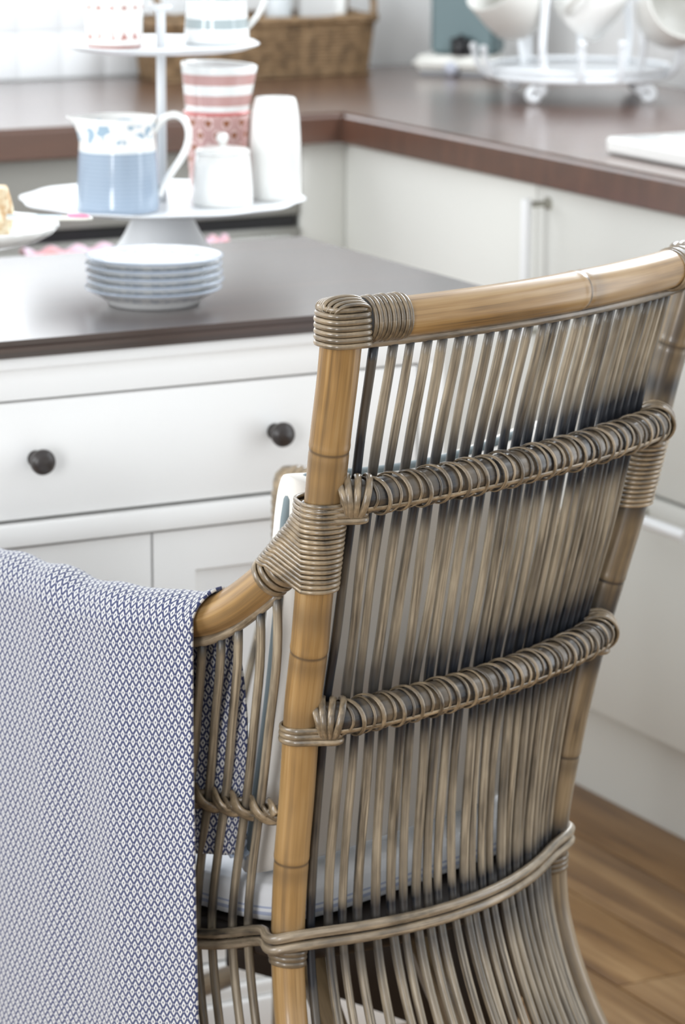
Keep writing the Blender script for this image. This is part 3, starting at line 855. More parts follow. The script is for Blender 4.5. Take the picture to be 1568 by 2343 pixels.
for sgn in (-1, 1):
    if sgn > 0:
        def shade_pt(a, b_): q = side_pt(1, .02+.42*a, .33, -.03); return V3(q[0], q[1], .15+.225*b_)
        o = obj('shade_panel', M().grid(shade_pt, 12, 4), MAT['seat_wood'], ch); md = o.modifiers.new('s', 'SOLIDIFY'); md.thickness = .006  # added dark sheet standing in for the shade under the seat, far side
for t_, s_q in ((-.25, .20), (.35, .16)):
    q0 = S(t_, .36, -s_q); q1 = S(t_, .002, -s_q+.02)
    obj('inner_post', M().tube([q0, (q0+q1)/2, q1], .015, 16), MAT['bamboo_grey'], ch)
# lower stretchers between the legs, brown bamboo glimpsed between the lower slats
obj('stretcher', M().tube([S(-1, .10, b=0), S(1, .10, b=0)], .011, 12), MAT['bamboo_grey'], ch)
m = M()
a_ = side_pt(-1, SF, .40, 0)*V3(1, 1, 0)+V3(0, 0, .12); b_ = side_pt(1, SF, .40, 0)*V3(1, 1, 0)+V3(0, 0, .12)
m.tube([a_+cf*.012, b_+cf*.012], .012, 12)
obj('stretcher', m, MAT['bamboo_grey'], ch)

# ================================================================== CUSHIONS
def pillow(cen, ex, ey, ez, hx, hy, hz, n=44, e=.26, sag=None):
    """superellipse pillow; ex,ey,ez unit axes, half sizes; thickness along ez"""
    m = M()
    def top(sign):
        def fn(a, b):
            x = math.sin(math.pi/2*(2*a-1)); y = math.sin(math.pi/2*(2*b-1))
            x_ = math.copysign(1-(1-abs(x))**1.0, x); 
            t = max(0, (1-abs(x)**5))*max(0, (1-abs(y)**5)); t = t**e
            rx = 1-.035*(1-abs(y))*0; 
            cx_ = hx*x*(1-.04*(1-y*y)*(abs(x)**3)); cy_ = hy*y*(1-.05*(1-x*x)*(abs(y)**3))
            zz = hz*t*sign*(.86+.14*math.cos(x*2.2)*math.cos(y*2.2))
            p = cen+ex*cx_+ey*cy_+ez*zz
            return p+(sag(x, y) if sag else 0)
        return fn
    m.grid(top(1), n, n); 
    k = len(m.v); g = M().grid(top(-1), n, n)
    m.add(g.v, [tuple(f[::-1]) for f in g.f], g.uv)
    edge = []
    for a in np.linspace(-1, 1, 20)[:-1]: edge.append((a, -1))
    for a in np.linspace(-1, 1, 20)[:-1]: edge.append((1, a))
    for a in np.linspace(1, -1, 20)[:-1]: edge.append((a, 1))
    for a in np.linspace(1, -1, 20)[:-1]: edge.append((-1, a))
    ring = []
    for x, y in edge:
        rr = 1.0
        if abs(x) > .85 and abs(y) > .85: rr = .985
        cx_ = hx*x*(1-.04*(1-y*y)*(abs(x)**3)); cy_ = hy*y*(1-.05*(1-x*x)*(abs(y)**3))
        ring.append(cen+(ex*cx_+ey*cy_)*rr+(sag(x, y) if sag else 0))
    return m, ring
# seat cushion, base at deck top
zsc = ZS+.0205
sc_cen = cm+cn*(UVz(.42)[1])+cf*.222; sc_cen = V3(sc_cen[0], sc_cen[1], zsc+.0225)
seat = thing('seat_cushion', (sc_cen[0], sc_cen[1], zsc), 'flat white seat cushion with thin blue stripes on the rattan chair', 'cushion')
m = M()
def seat_prof(a, b):
    # box cushion with rounded edges; a around, b through the profile
    th = 2*math.pi*a; ca, sa = math.cos(th), math.sin(th)
    ux = math.copysign(abs(ca)**.28, ca); sy = math.copysign(abs(sa)**.28, sa)
    pr = [(0.001, -.0222), (.6, -.0222), (.93, -.0215), (.985, -.018), (1, -.011), (1, .010), (.985, .0165), (.94, .0200), (.6, .0215), (.001, .0225)]
    q = b*(len(pr)-1); i = min(int(q), len(pr)-2); f = q-i
    r = pr[i][0]*(1-f)+pr[i+1][0]*f; z = pr[i][1]*(1-f)+pr[i+1][1]*f
    wd = .182+(.030*(1-sy*r)*.5)
    return sc_cen+cu*(ux*r*wd)+(-cf)*(sy*r*.213)+V3(0, 0, z)
m.grid(seat_prof, 96, 37, closed_u=True)
obj('cover', m, MAT['seat_fabric'], seat)
# back cushion leaning on the slats
ztb = .812; zbb = .429
topc = cm+cn*(UVz(.80)[1]-.058)+cu*(-.004); botc = cm+cn*(UVz(.46)[1]-.042)+cu*(-.004)
A_ = V3(topc[0], topc[1], ztb); B_ = V3(botc[0], botc[1], zbb)
ey = A_-B_; hy = np.linalg.norm(ey)/2; ey /= 2*hy; ez = np.cross(cu, ey); ez = ez if ez @ cn > 0 else -ez
bcen = (A_+B_)/2
back = thing('back_cushion', (B_[0], B_[1], zbb), 'oatmeal linen back cushion with teal-grey piping leaning inside the rattan chair', 'cushion')
sagf = lambda x, y: ez*(-.022*(x*x)*1.0)
m, ring = pillow(bcen, cu, ey, ez, .172, hy, .040, sag=lambda x, y: ez*(-.016*x*x-.012))
obj('cover', m, MAT['cushion'], back)
for _ in range(2):
    R_ = np.array(ring); ring = (np.roll(R_, 1, 0)+2*R_+np.roll(R_, -1, 0))/4
obj('piping', M().tube(ring, .0048, 10, closed=True), MAT['piping'], back)
# white and blue cushion ties lying on the seat at the left
tie = thing('cushion_tie', tuple(onZ(532, 1952, .445)), 'crumpled pale blue tie lying on the seat cushion near the arm', 'tie')
m = M()
tb_ = np.array(tie.location)
tb_[2] = zsc+.0225+.028
tie.location.z = tb_[2]
for k in range(7):
    ph = k*1.3; pts = []
    for q in np.linspace(0, 1, 16):
        pts.append(tb_+cf*(.05*(q-.5)+.006*math.sin(q*9+ph))+cu*(.016*math.sin(q*5+ph*2))+V3(0, 0, 0.008+.016*abs(math.sin(q*6+ph))+.003*k/2))
    m.tube(pts, .0065, 8, .35, up=V3(0, 0, 1)*1.0+cu*.3*math.sin(ph))
obj('fabric', m, MAT['tie'], tie)

# ================================================================== THROW OVER THE NEAR ARM
s_edge = .100       # right hand edge of the throw, along the arm
arm_r = .0208
def throw_fn(a, b):
    s = s_edge+(.50-s_edge)*a*1.12
    # profile length: outside hanging part, over the arm, inside part
    Lo, Li = .60, .235
    lo_len = Lo; ov = math.pi*arm_r*1.02; tot = lo_len+ov+Li
    q = b*tot
    c_ = side_pt(-1, min(s, .46), .70, .004)+cf*max(0, s-.46); c_[2] = arm_z(min(s, SF), -1)+np.interp(s, [.118, .26, .33, .46, .55], [.004, .002, .004, .006, .008])
    rr = arm_r+.0015*math.sin(s*70)*.6
    outv = -cu
    if q < lo_len:
        d_ = lo_len-q                      # distance below the arm's side
        fold = (.0016*math.sin(s*38+1.2)+.0007*math.sin(s*71+d_*5))*min(1, d_*5)
        fl_ = .010*min(1, d_*2.2)
        p = c_+outv*(rr+.002+fold+fl_)+V3(0, 0, -d_)
        p = p+cf*(-.004*min(1, d_*5)-.010*min(1, d_*1.6)+.003*math.sin(d_*9))*(1-a)
    elif q < lo_len+ov:
        an = (q-lo_len)/ov*math.pi
        p = c_+outv*(rr*math.cos(an))+V3(0, 0, rr*math.sin(an)+.0012*math.sin(s*90))
        p = p+cf*(-.010*math.sin(an)*(1-a)**4)
    else:
        d_ = q-lo_len-ov
        fold = .004*math.sin(s*44+2+d_*6)*min(1, d_*6)
        p = c_-outv*(rr+.004+fold+.01*min(1, d_*4))+V3(0, 0, -d_)
        p = p+cf*((-.013*math.sin(min(1, d_/.2)*math.pi)+.004)*(1-a)**2)
    return p
m = M()
na, nb = 110, 190
vs = [throw_fn(i/(na-1), j/(nb-1)) for j in range(nb) for i in range(na)]
Sg = (.50-s_edge)*1.12; Tg = .60+math.pi*arm_r*1.02+.235
fs = []; uv = []
for j in range(nb-1):
    for i in range(na-1):
        fs.append((j*na+i, j*na+i+1, (j+1)*na+i+1, (j+1)*na+i))
        g = [(i, j), (i+1, j), (i+1, j+1), (i, j+1)]
        uv.append([(x/(na-1)*Sg+.02*(y/(nb-1))*0, y/(nb-1)*Tg) for x, y in g])
m.add(vs, fs, uv)
o = obj('throw_blanket', m, MAT['throw'])
md = o.modifiers.new('s', 'SOLIDIFY'); md.thickness = .0028; md.offset = -1
tag(o, 'woven blue and white diamond patterned throw draped over the chair arm', 'blanket')

# ================================================================== THINGS ON THE ISLAND
EP = .0004
# --- two-tier stand
st = onZ(373, 600, ZI); st[2] = ZI
stand = thing('tiered_stand', st, 'two-tier white enamel serving stand on the island holding jugs and cups', 'stand')
D0 = float((st-CAM) @ WW)
k_ = D0/FPX
zl_, zu_ = zi(.928), zi(1.108)
HF = zl_-ZI
prof = [(.0001, .004), (.062, .004), (.0655, 0), (.067, .001), (.0665, .006), (.060, .016), (.052, .026), (.046, .036), (.040, .048), (.035, .058), (.031, HF-.006), (.0305, HF-.0004), (.0001, HF-.0004)]
obj('foot', M().lathe(prof, st, 56), MAT['enamel'], stand)
obj('pole', M().lathe([(.0001, .06), (.0058, .06), (.0058, .30), (.0065, .302), (.0001, .303)], st, 20), MAT['iron_white'], stand)
def scal(n_, amp): return lambda t, r, z: 1+amp*(r/.17)**4*math.cos(n_*t)
def tray(c_, R_, nsc):
    pr = [(.0001, 0), (R_*.80, 0), (R_*.88, .0015), (R_*.97, .0055), (R_, .0075), (R_*1.0, .0092), (R_*.965, .0082), (R_*.87, .0045), (R_*.79, .0032), (.0001, .0032)]
    return M().lathe(pr, c_, 96, wob=lambda t, r, z: 1+(.016*math.cos(nsc*t) if r > R_*.9 else 0))
cl_ = V3(st[0], st[1], zl_); cu_ = V3(st[0], st[1], zu_)
obj('tray', tray(cl_, .170, 12), MAT['enamel'], stand)
obj('tray', tray(cu_, .1165, 10), MAT['enamel'], stand)
obj('collar', M().lathe([(.0001, .300), (.0065, .301), (.0145, .303), (.0145, .3075), (.0001, .309)], st, 24), MAT['iron_white'], stand)
ZLT = zl_+.0034; ZUT = zu_+.0034

def handle_tube(m, pts, r, n=12, asp=.7, up=None):
    P_ = np.array(pts)
    # catmull-ish resample
    t = np.linspace(0, 1, len(P_)); tt = np.linspace(0, 1, 40)
    Q = np.column_stack([np.interp(tt, t, P_[:, k]) for k in range(3)])
    for _ in range(14): Q[1:-1] = (Q[:-2]+2*Q[1:-1]+Q[2:])/4
    return m.tube(Q, r, n, asp, up=up)
IMG_R = V3(RR[0], RR[1], 0)/np.linalg.norm(RR[:2]); IMG_D = V3(WW[0], WW[1], 0)/np.linalg.norm(WW[:2])   # to the right / away as seen from the kitchen door

# glaze materials
def band_mat(name, bands, base=(.88, .87, .84), extra=None):
    """bands: list of (z0, z1, colour) in object metres; extra(m, col, sep) -> col"""
    m = mat(name, base, .12, .5, .4, crough=.04)
    tc = N(m, 'ShaderNodeTexCoord'); s = N(m, 'ShaderNodeSeparateXYZ'); LK(m, tc.outputs['Object'], s.inputs[0])
    col = base
    for z0, z1, cc in bands:
        f = math_n(m, 'MULTIPLY', math_n(m, 'GREATER_THAN', s.outputs[2], z0), math_n(m, 'LESS_THAN', s.outputs[2], z1))
        col = mixc(m, f, col, cc)
    if extra: col = extra(m, col, s, tc)
    if not isinstance(col, tuple): LK(m, col, P(m).inputs['Base Color'])
    return m
# --- big blue and white jug
jp = onZ(271, 483, ZLT)
kj = float((jp-CAM) @ WW)/FPX
def jug_extra(m, col, s, tc):
    # fine ribs of the blue lower part, faint blue sprig band near the rim
    v_ = N(m, 'ShaderNodeTexVoronoi'); v_.inputs['Scale'].default_value = 70; LK(m, tc.outputs['Object'], v_.inputs['Vector'])
    f = math_n(m, 'MULTIPLY', math_n(m, 'LESS_THAN', v_.outputs['Distance'], .55), math_n(m, 'MULTIPLY', math_n(m, 'GREATER_THAN', s.outputs[2], .083), math_n(m, 'LESS_THAN', s.outputs[2], .104)))
    nz = noise(m, tc.outputs['Object'], 60, 2, .5)
    f = math_n(m, 'MULTIPLY', f, math_n(m, 'GREATER_THAN', nz, .44))
    col = mixc(m, math_n(m, 'MULTIPLY', f, .9), col, (.28, .42, .54))
    rib = math_n(m, 'MULTIPLY', math_n(m, 'GREATER_THAN', math_n(m, 'FRACT', math_n(m, 'MULTIPLY', s.outputs[2], 210.0)), .62), math_n(m, 'LESS_THAN', s.outputs[2], .0705))
    return mixc(m, math_n(m, 'MULTIPLY', rib, .35), col, (.66, .74, .84))
MJ = band_mat('blue_banded_glaze', [(.001, .0712, (.28, .355, .45)), (.0712, .0735, (.62, .68, .72))], extra=jug_extra)
jug = thing('jug', jp, 'large blue and cream jug with fine blue ribs on the lower tray', 'jug')
R1, R0 = 95*kj, 88*kj
HJ = .111
def jw(t, r, z):
    # spout towards image left, starting near the rim
    if z < .085: return 1
    c_ = math.cos(t-math.atan2(-IMG_R[1], -IMG_R[0]))
    return 1+.38*max(0, (z-.085)/.030)**1.6*max(0, c_)**14
prof = [(.0001, .002), (R1*.93, 0), (R1*1.0, .002), (R1, .008), (R1*.985, .03), (R1*.955, .06), (R0*.99, .085), (R0*.985, .100), (R0*1.01, HJ-.002), (R0*1.015, HJ), (R0*.985, HJ), (R0*.955, .10), (R0*.95, .07), (R0*.9, .006), (.0001, .005)]
obj('body', M().lathe(prof, jp, 72, wob=jw), MJ, jug)
hp = []
for px, py in ((352, 300), (372, 268), (400, 256), (428, 272), (437, 310), (425, 352), (395, 390), (372, 425), (364, 448)):
    hp.append(onP(px, py, jp, -IMG_D))
obj('handle', handle_tube(M(), hp, .0058, 12, .75), MAT['china'], jug)

def cup(m, c_, rb, rt, h, th=.0028, ax=None, n=56, foot=True):
    pr = [(.0001, .0025), (rb*.82, .0022), (rb*.86, 0), (rb*.93, .0), (rb, .003)]
    for q in np.linspace(.1, 1, 10): pr.append((rb+(rt-rb)*q**.95, h*q))
    pr += [(rt-th*.5, h+.0012), (rt-th, h)]
    for q in np.linspace(.95, .08, 8): pr.append((rb+(rt-rb)*q**.95-th, h*q))
    pr.append((.0001, .007))
    return m.lathe(pr, c_, n, ax)
# --- pink heart cup with striped cup stacked in it
pc_ = onZ(497, 445, ZLT)
kp = float((pc_-CAM) @ WW)/FPX
def heart_shape(m, x, y, s_):
    """mask of a little heart around the cell centre"""
    ax_ = math_n(m, 'ABSOLUTE', x)
    a = math_n(m, 'MULTIPLY', math_n(m, 'SUBTRACT', math_n(m, 'MULTIPLY', ax_, .7), y), 1.0)
    lobes = math_n(m, 'ADD', math_n(m, 'POWER', math_n(m, 'SUBTRACT', ax_, .42*s_), 2.0), math_n(m, 'POWER', math_n(m, 'SUBTRACT', y, .25*s_), 2.0))
    lob = math_n(m, 'LESS_THAN', lobes, (.52*s_)**2)
    tri = math_n(m, 'MULTIPLY', math_n(m, 'LESS_THAN', math_n(m, 'ADD', ax_, math_n(m, 'MULTIPLY', y, -1.0)), 1.0*s_), math_n(m, 'LESS_THAN', y, .25*s_))
    return math_n(m, 'MAXIMUM', lob, tri)
def heart_glaze(name, base, hcol, nx, rowh, z0, z1, size=.19, ring=None):
    m = mat(name, base, .12, .5, .4, crough=.04)
    tc = N(m, 'ShaderNodeTexCoord'); s = N(m, 'ShaderNodeSeparateXYZ'); LK(m, tc.outputs['Object'], s.inputs[0])
    u = math_n(m, 'MULTIPLY', math_n(m, 'DIVIDE', math_n(m, 'ARCTAN2', s.outputs[1], s.outputs[0]), 2*math.pi), float(nx))
    v_ = math_n(m, 'DIVIDE', s.outputs[2], rowh)
    tot = None; rg = None
    for off in (0.0, .5):
        x = math_n(m, 'SUBTRACT', math_n(m, 'FRACT', math_n(m, 'ADD', u, off+20)), .5)
        y = math_n(m, 'SUBTRACT', math_n(m, 'FRACT', math_n(m, 'ADD', v_, off)), .5)
        h = heart_shape(m, x, y, size)
        tot = h if tot is None else math_n(m, 'MAXIMUM', tot, h)
        if ring:
            d2 = math_n(m, 'ADD', math_n(m, 'POWER', x, 2.0), math_n(m, 'POWER', y, 2.0))
            q = math_n(m, 'LESS_THAN', d2, (size*1.35)**2); rg = q if rg is None else math_n(m, 'MAXIMUM', rg, q)
    zone = math_n(m, 'MULTIPLY', math_n(m, 'GREATER_THAN', s.outputs[2], z0), math_n(m, 'LESS_THAN', s.outputs[2], z1))
    col = base
    if ring: col = mixc(m, math_n(m, 'MULTIPLY', rg, .6), base, ring)
    col = mixc(m, math_n(m, 'MULTIPLY', tot, zone), col, hcol)
    LK(m, col, P(m).inputs['Base Color']); return m
MH = heart_glaze('pink_heart_glaze', (.54, .32, .30), (.30, .11, .05), 11, .030, .005, .2, .19, ring=(.82, .62, .60))
hc = thing('cup', pc_, 'tall pink cup with small brown hearts at the back of the lower tray', 'cup', None)
hh = 190*kp
cup_m = cup(M(), pc_, 60*kp, 75*kp, hh)
obj('body', cup_m, MH, hc)
obj('rim', M().lathe([(75*kp-.0034, hh-.0022), (75*kp+.0004, hh-.0022), (75*kp+.0006, hh+.001), (75*kp-.001, hh+.0018), (75*kp-.0034, hh+.001)], pc_, 56), mat('red_rim_glaze', (.62, .16, .15), .15, .5, .4), hc)
# striped cup, standing in the rim, leaning a little to the right
ct = pc_+V3(0, 0, hh-.0035)
tilt = math.radians(3.2)
zax = V3(0, 0, 1)*math.cos(tilt)-IMG_R*math.sin(tilt)*-1.0
xax = IMG_R*math.cos(tilt)-V3(0, 0, 1)*math.sin(tilt); yax = np.cross(zax, xax)
AX = np.column_stack([xax, yax, zax])
hs = 113*kp
MS = band_mat('pink_striped_glaze', [(.0125, .0255, (.56, .34, .32)), (.0375, .0505, (.56, .34, .32))], base=(.87, .89, .88))
scup = thing('cup', ct, 'white cup with two pink stripes stacked on the pink heart cup', 'cup')
obj('body', cup(M(), ct, 70.5*kp, 87*kp, hs, ax=AX), MS, scup)
# --- lidded sugar bowl
sb = onZ(510, 468, ZLT); ks = float((sb-CAM) @ WW)/FPX
sug = thing('sugar_bowl', sb, 'white lidded china sugar bowl with round knob on the lower tray', 'bowl')
obj('body', M().lathe([(.0001, .002), (66*ks, 0), (70*ks, .003), (69*ks, .02), (65*ks, .045), (61.5*ks, .0605), (60*ks, .061), (.0001, .058)], sb, 56), MAT['china'], sug)
obj('lid', M().lathe([(60.5*ks, .0612), (63*ks, .0622), (63*ks, .0645), (57*ks, .0675), (35*ks, .070), (12*ks, .0712), (.0001, .0715)], sb, 56), MAT['china'], sug)
obj('knob', M().lathe([(6*ks, .0705), (7*ks, .0725), (11*ks, .0745), (13.5*ks, .0775), (14*ks, .080), (13*ks, .0825), (10.5*ks, .0845), (6*ks, .086), (.0001, .0864)], sb, 24), MAT['china'], sug)
# --- tall white beaker
tb = onZ(630, 458, ZLT); tb = tb+IMG_D*.012; tb[2] = ZLT; kt = float((tb-CAM) @ WW)/FPX
tall = thing('beaker', tb, 'tall plain white china beaker at the right end of the lower tray', 'beaker')
hgt = 232*kt
obj('body', M().lathe([(.0001, .003), (54*kt, .001), (58*kt, 0), (59*kt, .004), (59*kt, hgt*.35), (58*kt, hgt*.6), (55*kt, hgt*.80), (50*kt, hgt*.93), (46*kt, hgt*.985), (43*kt, hgt), (30*kt, hgt), (27*kt, hgt-.002), (.0001, hgt-.003)], tb, 56), MAT['china'], tall)

# --- upper tray: white cup with red folk prints, striped milk jug
uc = onZ(262, 109, ZUT); kc = float((uc-CAM) @ WW)/FPX
mg = mat('red_print_glaze', (.78, .77, .74), .12, .5, .4, crough=.04)
tc = N(mg, 'ShaderNodeTexCoord'); s_ = N(mg, 'ShaderNodeSeparateXYZ'); LK(mg, tc.outputs['Object'], s_.inputs[0])
uu_ = math_n(mg, 'MULTIPLY', math_n(mg, 'DIVIDE', math_n(mg, 'ARCTAN2', s_.outputs[1], s_.outputs[0]), 2*math.pi), 14.0)
xx_ = math_n(mg, 'SUBTRACT', math_n(mg, 'FRACT', math_n(mg, 'ADD', uu_, 20.15)), .5)
def zone(z0, z1): return math_n(mg, 'MULTIPLY', math_n(mg, 'GREATER_THAN', s_.outputs[2], z0), math_n(mg, 'LESS_THAN', s_.outputs[2], z1))
yy_ = math_n(mg, 'DIVIDE', math_n(mg, 'SUBTRACT', s_.outputs[2], .0485), .0145)
hm = heart_shape(mg, xx_, yy_, .19)
# little fir trees: triangle narrowing upwards
ty = math_n(mg, 'DIVIDE', math_n(mg, 'SUBTRACT', s_.outputs[2], .0115), .0125)
tri = math_n(mg, 'MULTIPLY', math_n(mg, 'LESS_THAN', math_n(mg, 'ADD', math_n(mg, 'MULTIPLY', math_n(mg, 'ABSOLUTE', xx_), 3.2), ty), 1.0), zone(.0115, .026))
nz = noise(mg, tc.outputs['Object'], 260, 2, .5)
tri = math_n(mg, 'MULTIPLY', tri, math_n(mg, 'GREATER_THAN', nz, .46))
band = zone(.0012, .0042)
tot = math_n(mg, 'MAXIMUM', math_n(mg, 'MAXIMUM', hm, tri), band)
LK(mg, mixc(mg, math_n(mg, 'MULTIPLY', tot, .92), (.78, .77, .74), (.38, .08, .05)), P(mg).inputs['Base Color'])
pcup = thing('cup', uc, 'white cup printed with red hearts and fir trees on the upper tray', 'cup')
obj('body', cup(M(), uc, 64*kc, 70*kc, .078), mg, pcup)
mj = onZ(496, 99, ZUT); mj = mj+IMG_D*.004; mj[2] = ZUT; km = float((mj-CAM) @ WW)/FPX
MM = band_mat('grey_striped_glaze', [(.0185, .0305, (.38, .44, .45)), (.0525, .065, (.38, .44, .45)), (.0, .0012, (.5, .6, .63))], base=(.88, .885, .88))
milk = thing('milk_jug', mj, 'small white milk jug with grey-blue stripes on the upper tray', 'jug')
obj('body', M().lathe([(.0001, .002), (70*km, 0), (75*km, .002), (74*km, .015), (70*km, .04), (66*km, .07), (66*km, .086), (68*km, .092), (65*km, .092), (63*km, .086), (63*km, .06), (66*km, .006), (.0001, .005)], mj, 56,
    wob=lambda t, r, z: 1+(.25*((z-.07)/.02)*max(0, math.cos(t-math.atan2(-IMG_R[1], -IMG_R[0])))**14 if z > .07 else 0)), MM, milk)
hp = [onP(px, py, mj, -IMG_D) for px, py in ((562, 66), (572, 58), (592, 34), (606, 8), (608, -20), (596, -46), (572, -52), (556, -44))]
obj('handle', handle_tube(M(), hp, .0052, 12, .7), MAT['china'], milk)

# --- stack of five plates
pp = onZ(353, 694, ZI); kpp = float((pp-CAM) @ WW)/FPX
mp_ = mat('blue_rim_china', (.86, .87, .87), .12, .5, .4, crough=.04)
tc = N(mp_, 'ShaderNodeTexCoord'); s_ = N(mp_, 'ShaderNodeSeparateXYZ'); LK(mp_, tc.outputs['Object'], s_.inputs[0])
rad_ = math_n(mp_, 'SQRT', math_n(mp_, 'ADD', math_n(mp_, 'POWER', s_.outputs[0], 2.0), math_n(mp_, 'POWER', s_.outputs[1], 2.0)))
RP = 157*kpp
vor = N(mp_, 'ShaderNodeTexVoronoi'); vor.inputs['Scale'].default_value = 120; LK(mp_, tc.outputs['Object'], vor.inputs['Vector'])
f1 = math_n(mp_, 'GREATER_THAN', rad_, RP*.975)
f2 = math_n(mp_, 'MULTIPLY', math_n(mp_, 'MULTIPLY', math_n(mp_, 'GREATER_THAN', rad_, RP*.76), math_n(mp_, 'LESS_THAN', rad_, RP*.93)), math_n(mp_, 'LESS_THAN', vor.outputs['Distance'], .5))
LK(mp_, mixc(mp_, math_n(mp_, 'MAXIMUM', math_n(mp_, 'MULTIPLY', f1, .85), math_n(mp_, 'MULTIPLY', f2, .42)), (.86, .87, .87), (.34, .42, .54)), P(mp_).inputs['Base Color'])
zsp = .0087
plate0 = None
plab = ['topmost small plate of the stack, patterned blue border showing', 'second small blue-rimmed plate from the top of the stack', 'middle small blue-rimmed plate of the stack', 'second small blue-rimmed plate from the bottom of the stack', 'lowest small blue-rimmed plate, standing on the dark island top']
for k in range(5):
    base = V3(pp[0], pp[1], ZI+.0003+zsp*(4-k))+IMG_R*rng.normal(0, .0006)
    if plate0 is None:
        plate0 = thing('plate', base, plab[0], 'plate', 'stack of blue-rimmed plates')
        pr = [(.0001, .0035), (RP*.60, .0035), (RP*.62, 0), (RP*.66, 0), (RP*.68, .004), (RP*.80, .0105), (RP*.93, .0155), (RP*.995, .0185), (RP*1.0, .0200), (RP*.985, .0204), (RP*.92, .0178), (RP*.79, .0130), (RP*.68, .0075), (RP*.60, .0058), (.0001, .0058)]
        obj('body', M().lathe(pr, base, 72), mp_, plate0)
    else:
        q = dup(plate0, base); q['label'] = plab[k]

# --- cake stand at the left edge, loaf slice, cake knife
cs = onZ(-100, 640, ZI); cs[2] = ZI
DZ = .050
cc_ = onZ(-92, 521, ZI+.0575+DZ); cs = V3(cc_[0], cc_[1], ZI)
kk = float((cs-CAM) @ WW)/FPX
cks = thing('cake_stand', cs, 'cream china cake stand with scalloped rim at the left edge', 'stand')
RC = 222*kk
obj('pedestal', M().lathe([(.0001, .002), (.038, 0), (.040, .003), (.028, .010), (.016, .020), (.012, .035+DZ*.6), (.014, .030+DZ), (.022, .038+DZ), (.0001, .0382+DZ)], cs, 40), MAT['china'], cks)
obj('plate', M().lathe([(r_, z_+DZ) for r_, z_ in ((.0001, .0385), (RC*.55, .0385), (RC*.84, .046), (RC*.95, .053), (RC, .059), (RC*.99, .0625), (RC*.93, .059), (RC*.80, .052), (RC*.5, .045), (.0001, .045))], cs, 110, wob=lambda t, r, z: 1+(.022*abs(math.cos(9*t)) if r > RC*.9 else 0)), MAT['china'], cks)
mb = mat('baked_crust', (.62, .38, .18), .8); v = mapped(mb, 'Object'); g = noise(mb, v, 60, 4, .6)
LK(mb, ramp(mb, g, [(.35, (.55, .32, .14)), (.55, (.80, .68, .48)), (.7, (.88, .82, .70))]), P(mb).inputs['Base Color']); bump(mb, g, .6, .004)
ckp = onP(-38, 486, cs, -IMG_D); ckp = V3(ckp[0], ckp[1], ZI+.0455+DZ)
bread = thing('cake', ckp, 'golden-crusted piece of cake on the cream stand at the left edge', 'cake')
def bfn(a, b):
    th = 2*math.pi*a; z = b
    r = .030*(1-.12*z*z)*(1+.06*math.sin(5*th+z*7)+.04*math.sin(11*th))
    if b < .02: r = .0001
    if b > .985: r = .0001
    elif b > .9: r *= math.sqrt(max(0, 1-((b-.9)/.1)**2))*.7+.3
    return ckp+V3(r*math.cos(th), r*math.sin(th), .0003+.055*min(max(0, (b-.02)/.9), 1.0))
obj('body', M().grid(bfn, 48, 30, closed_u=True), mb, bread)
# cake knife lying across the stand: cream blade/handle with blue pattern and pink tip
kn0 = onP(-60, 498, V3(*cks.location)-IMG_D*.035, -IMG_D); kn1 = onP(210, 500, V3(*cks.location)-IMG_D*.035, -IMG_D)
ztop_ = ZI+.0625+.0045+DZ
kn0 = onZ(-60, 497, ztop_+.003); kn1 = onZ(212, 500, ztop_+.002)
mk = mat('cream_handle', (.86, .85, .78), .4)
pk = mat('pink_tip', (.83, .30, .45), .4); bl = mat('pale_blue_inlay', (.60, .70, .76), .5)
knife = thing('cake_knife', (kn0+kn1)/2-V3(0, 0, .006), 'cream cake knife with pale blue inlay and pink tip across the cake stand', 'knife')
kd = (kn1-kn0)
P_ = [kn0+kd*q for q in np.linspace(0, 1, 20)]
rr = [.0050]*17+[.0048, .0042, .0025]
obj('handle', M().tube(P_, rr, 14, .62, up=V3(0, 0, 1)), mk, knife)
obj('inlay', M().tube([p+V3(0, 0, .0022) for p in P_[:15]], .0036, 10, .4, up=V3(0, 0, 1)), bl, knife)
obj('tip', M().tube([kn0+kd*q+V3(0, 0, .0020) for q in np.linspace(.795, .975, 8)], [.0044, .0047, .0048, .0048, .0047, .0045, .0038, .0024], 12, .62, up=V3(0, 0, 1)), pk, knife)

# ================================================================== THINGS ON THE BACK WORKTOP
# --- wicker basket
ZTB = ZT+EP
b0 = onZ(372, 196, ZT); b1 = onZ(822, 162, ZT)
bxc = (b0+b1)/2; 
bd = V3(1, 0, 0); bk_ = V3(0, 1, 0)
x0, x1 = onZ(365, 186, ZT)[0]-.02, b1[0]
y0b, y1b = 4.80, 5.04
yb = b1[1]-.005
hgtB = .098
basket = thing('wicker_basket', ((x0+x1)/2, yb-.1, ZTB), 'long brown wicker basket on the worktop against the back wall', 'basket')
y0b = yb-.075; y1b = min(5.055, yb+.07)
m = M()
def rect_loop(z, grow, n=120):
    pts = []
    hx = (x1-x0)/2+grow; hy = (y1b-y0b)/2+grow
    for k in range(n):
        a = 2*math.pi*k/n; ca, sa = math.cos(a), math.sin(a)
        pts.append(V3((x0+x1)/2+math.copysign(abs(ca)**.22, ca)*hx, (y0b+y1b)/2+math.copysign(abs(sa)**.22, sa)*hy, z))
    return pts
rows = 15
for k in range(rows):
    z = ZTB+.0036+.0062*k; base_l = rect_loop(z, -.014+.010*k/rows)
    cen = V3((x0+x1)/2, (y0b+y1b)/2, z)
    pts = []
    for i, p in enumerate(base_l):
        d_ = p-cen; d_ /= np.linalg.norm(d_); pts.append(p+d_*.0022*math.cos(math.pi*i/2+math.pi*k))
    m.tube(pts, .0036, 6, 1.0, closed=True)
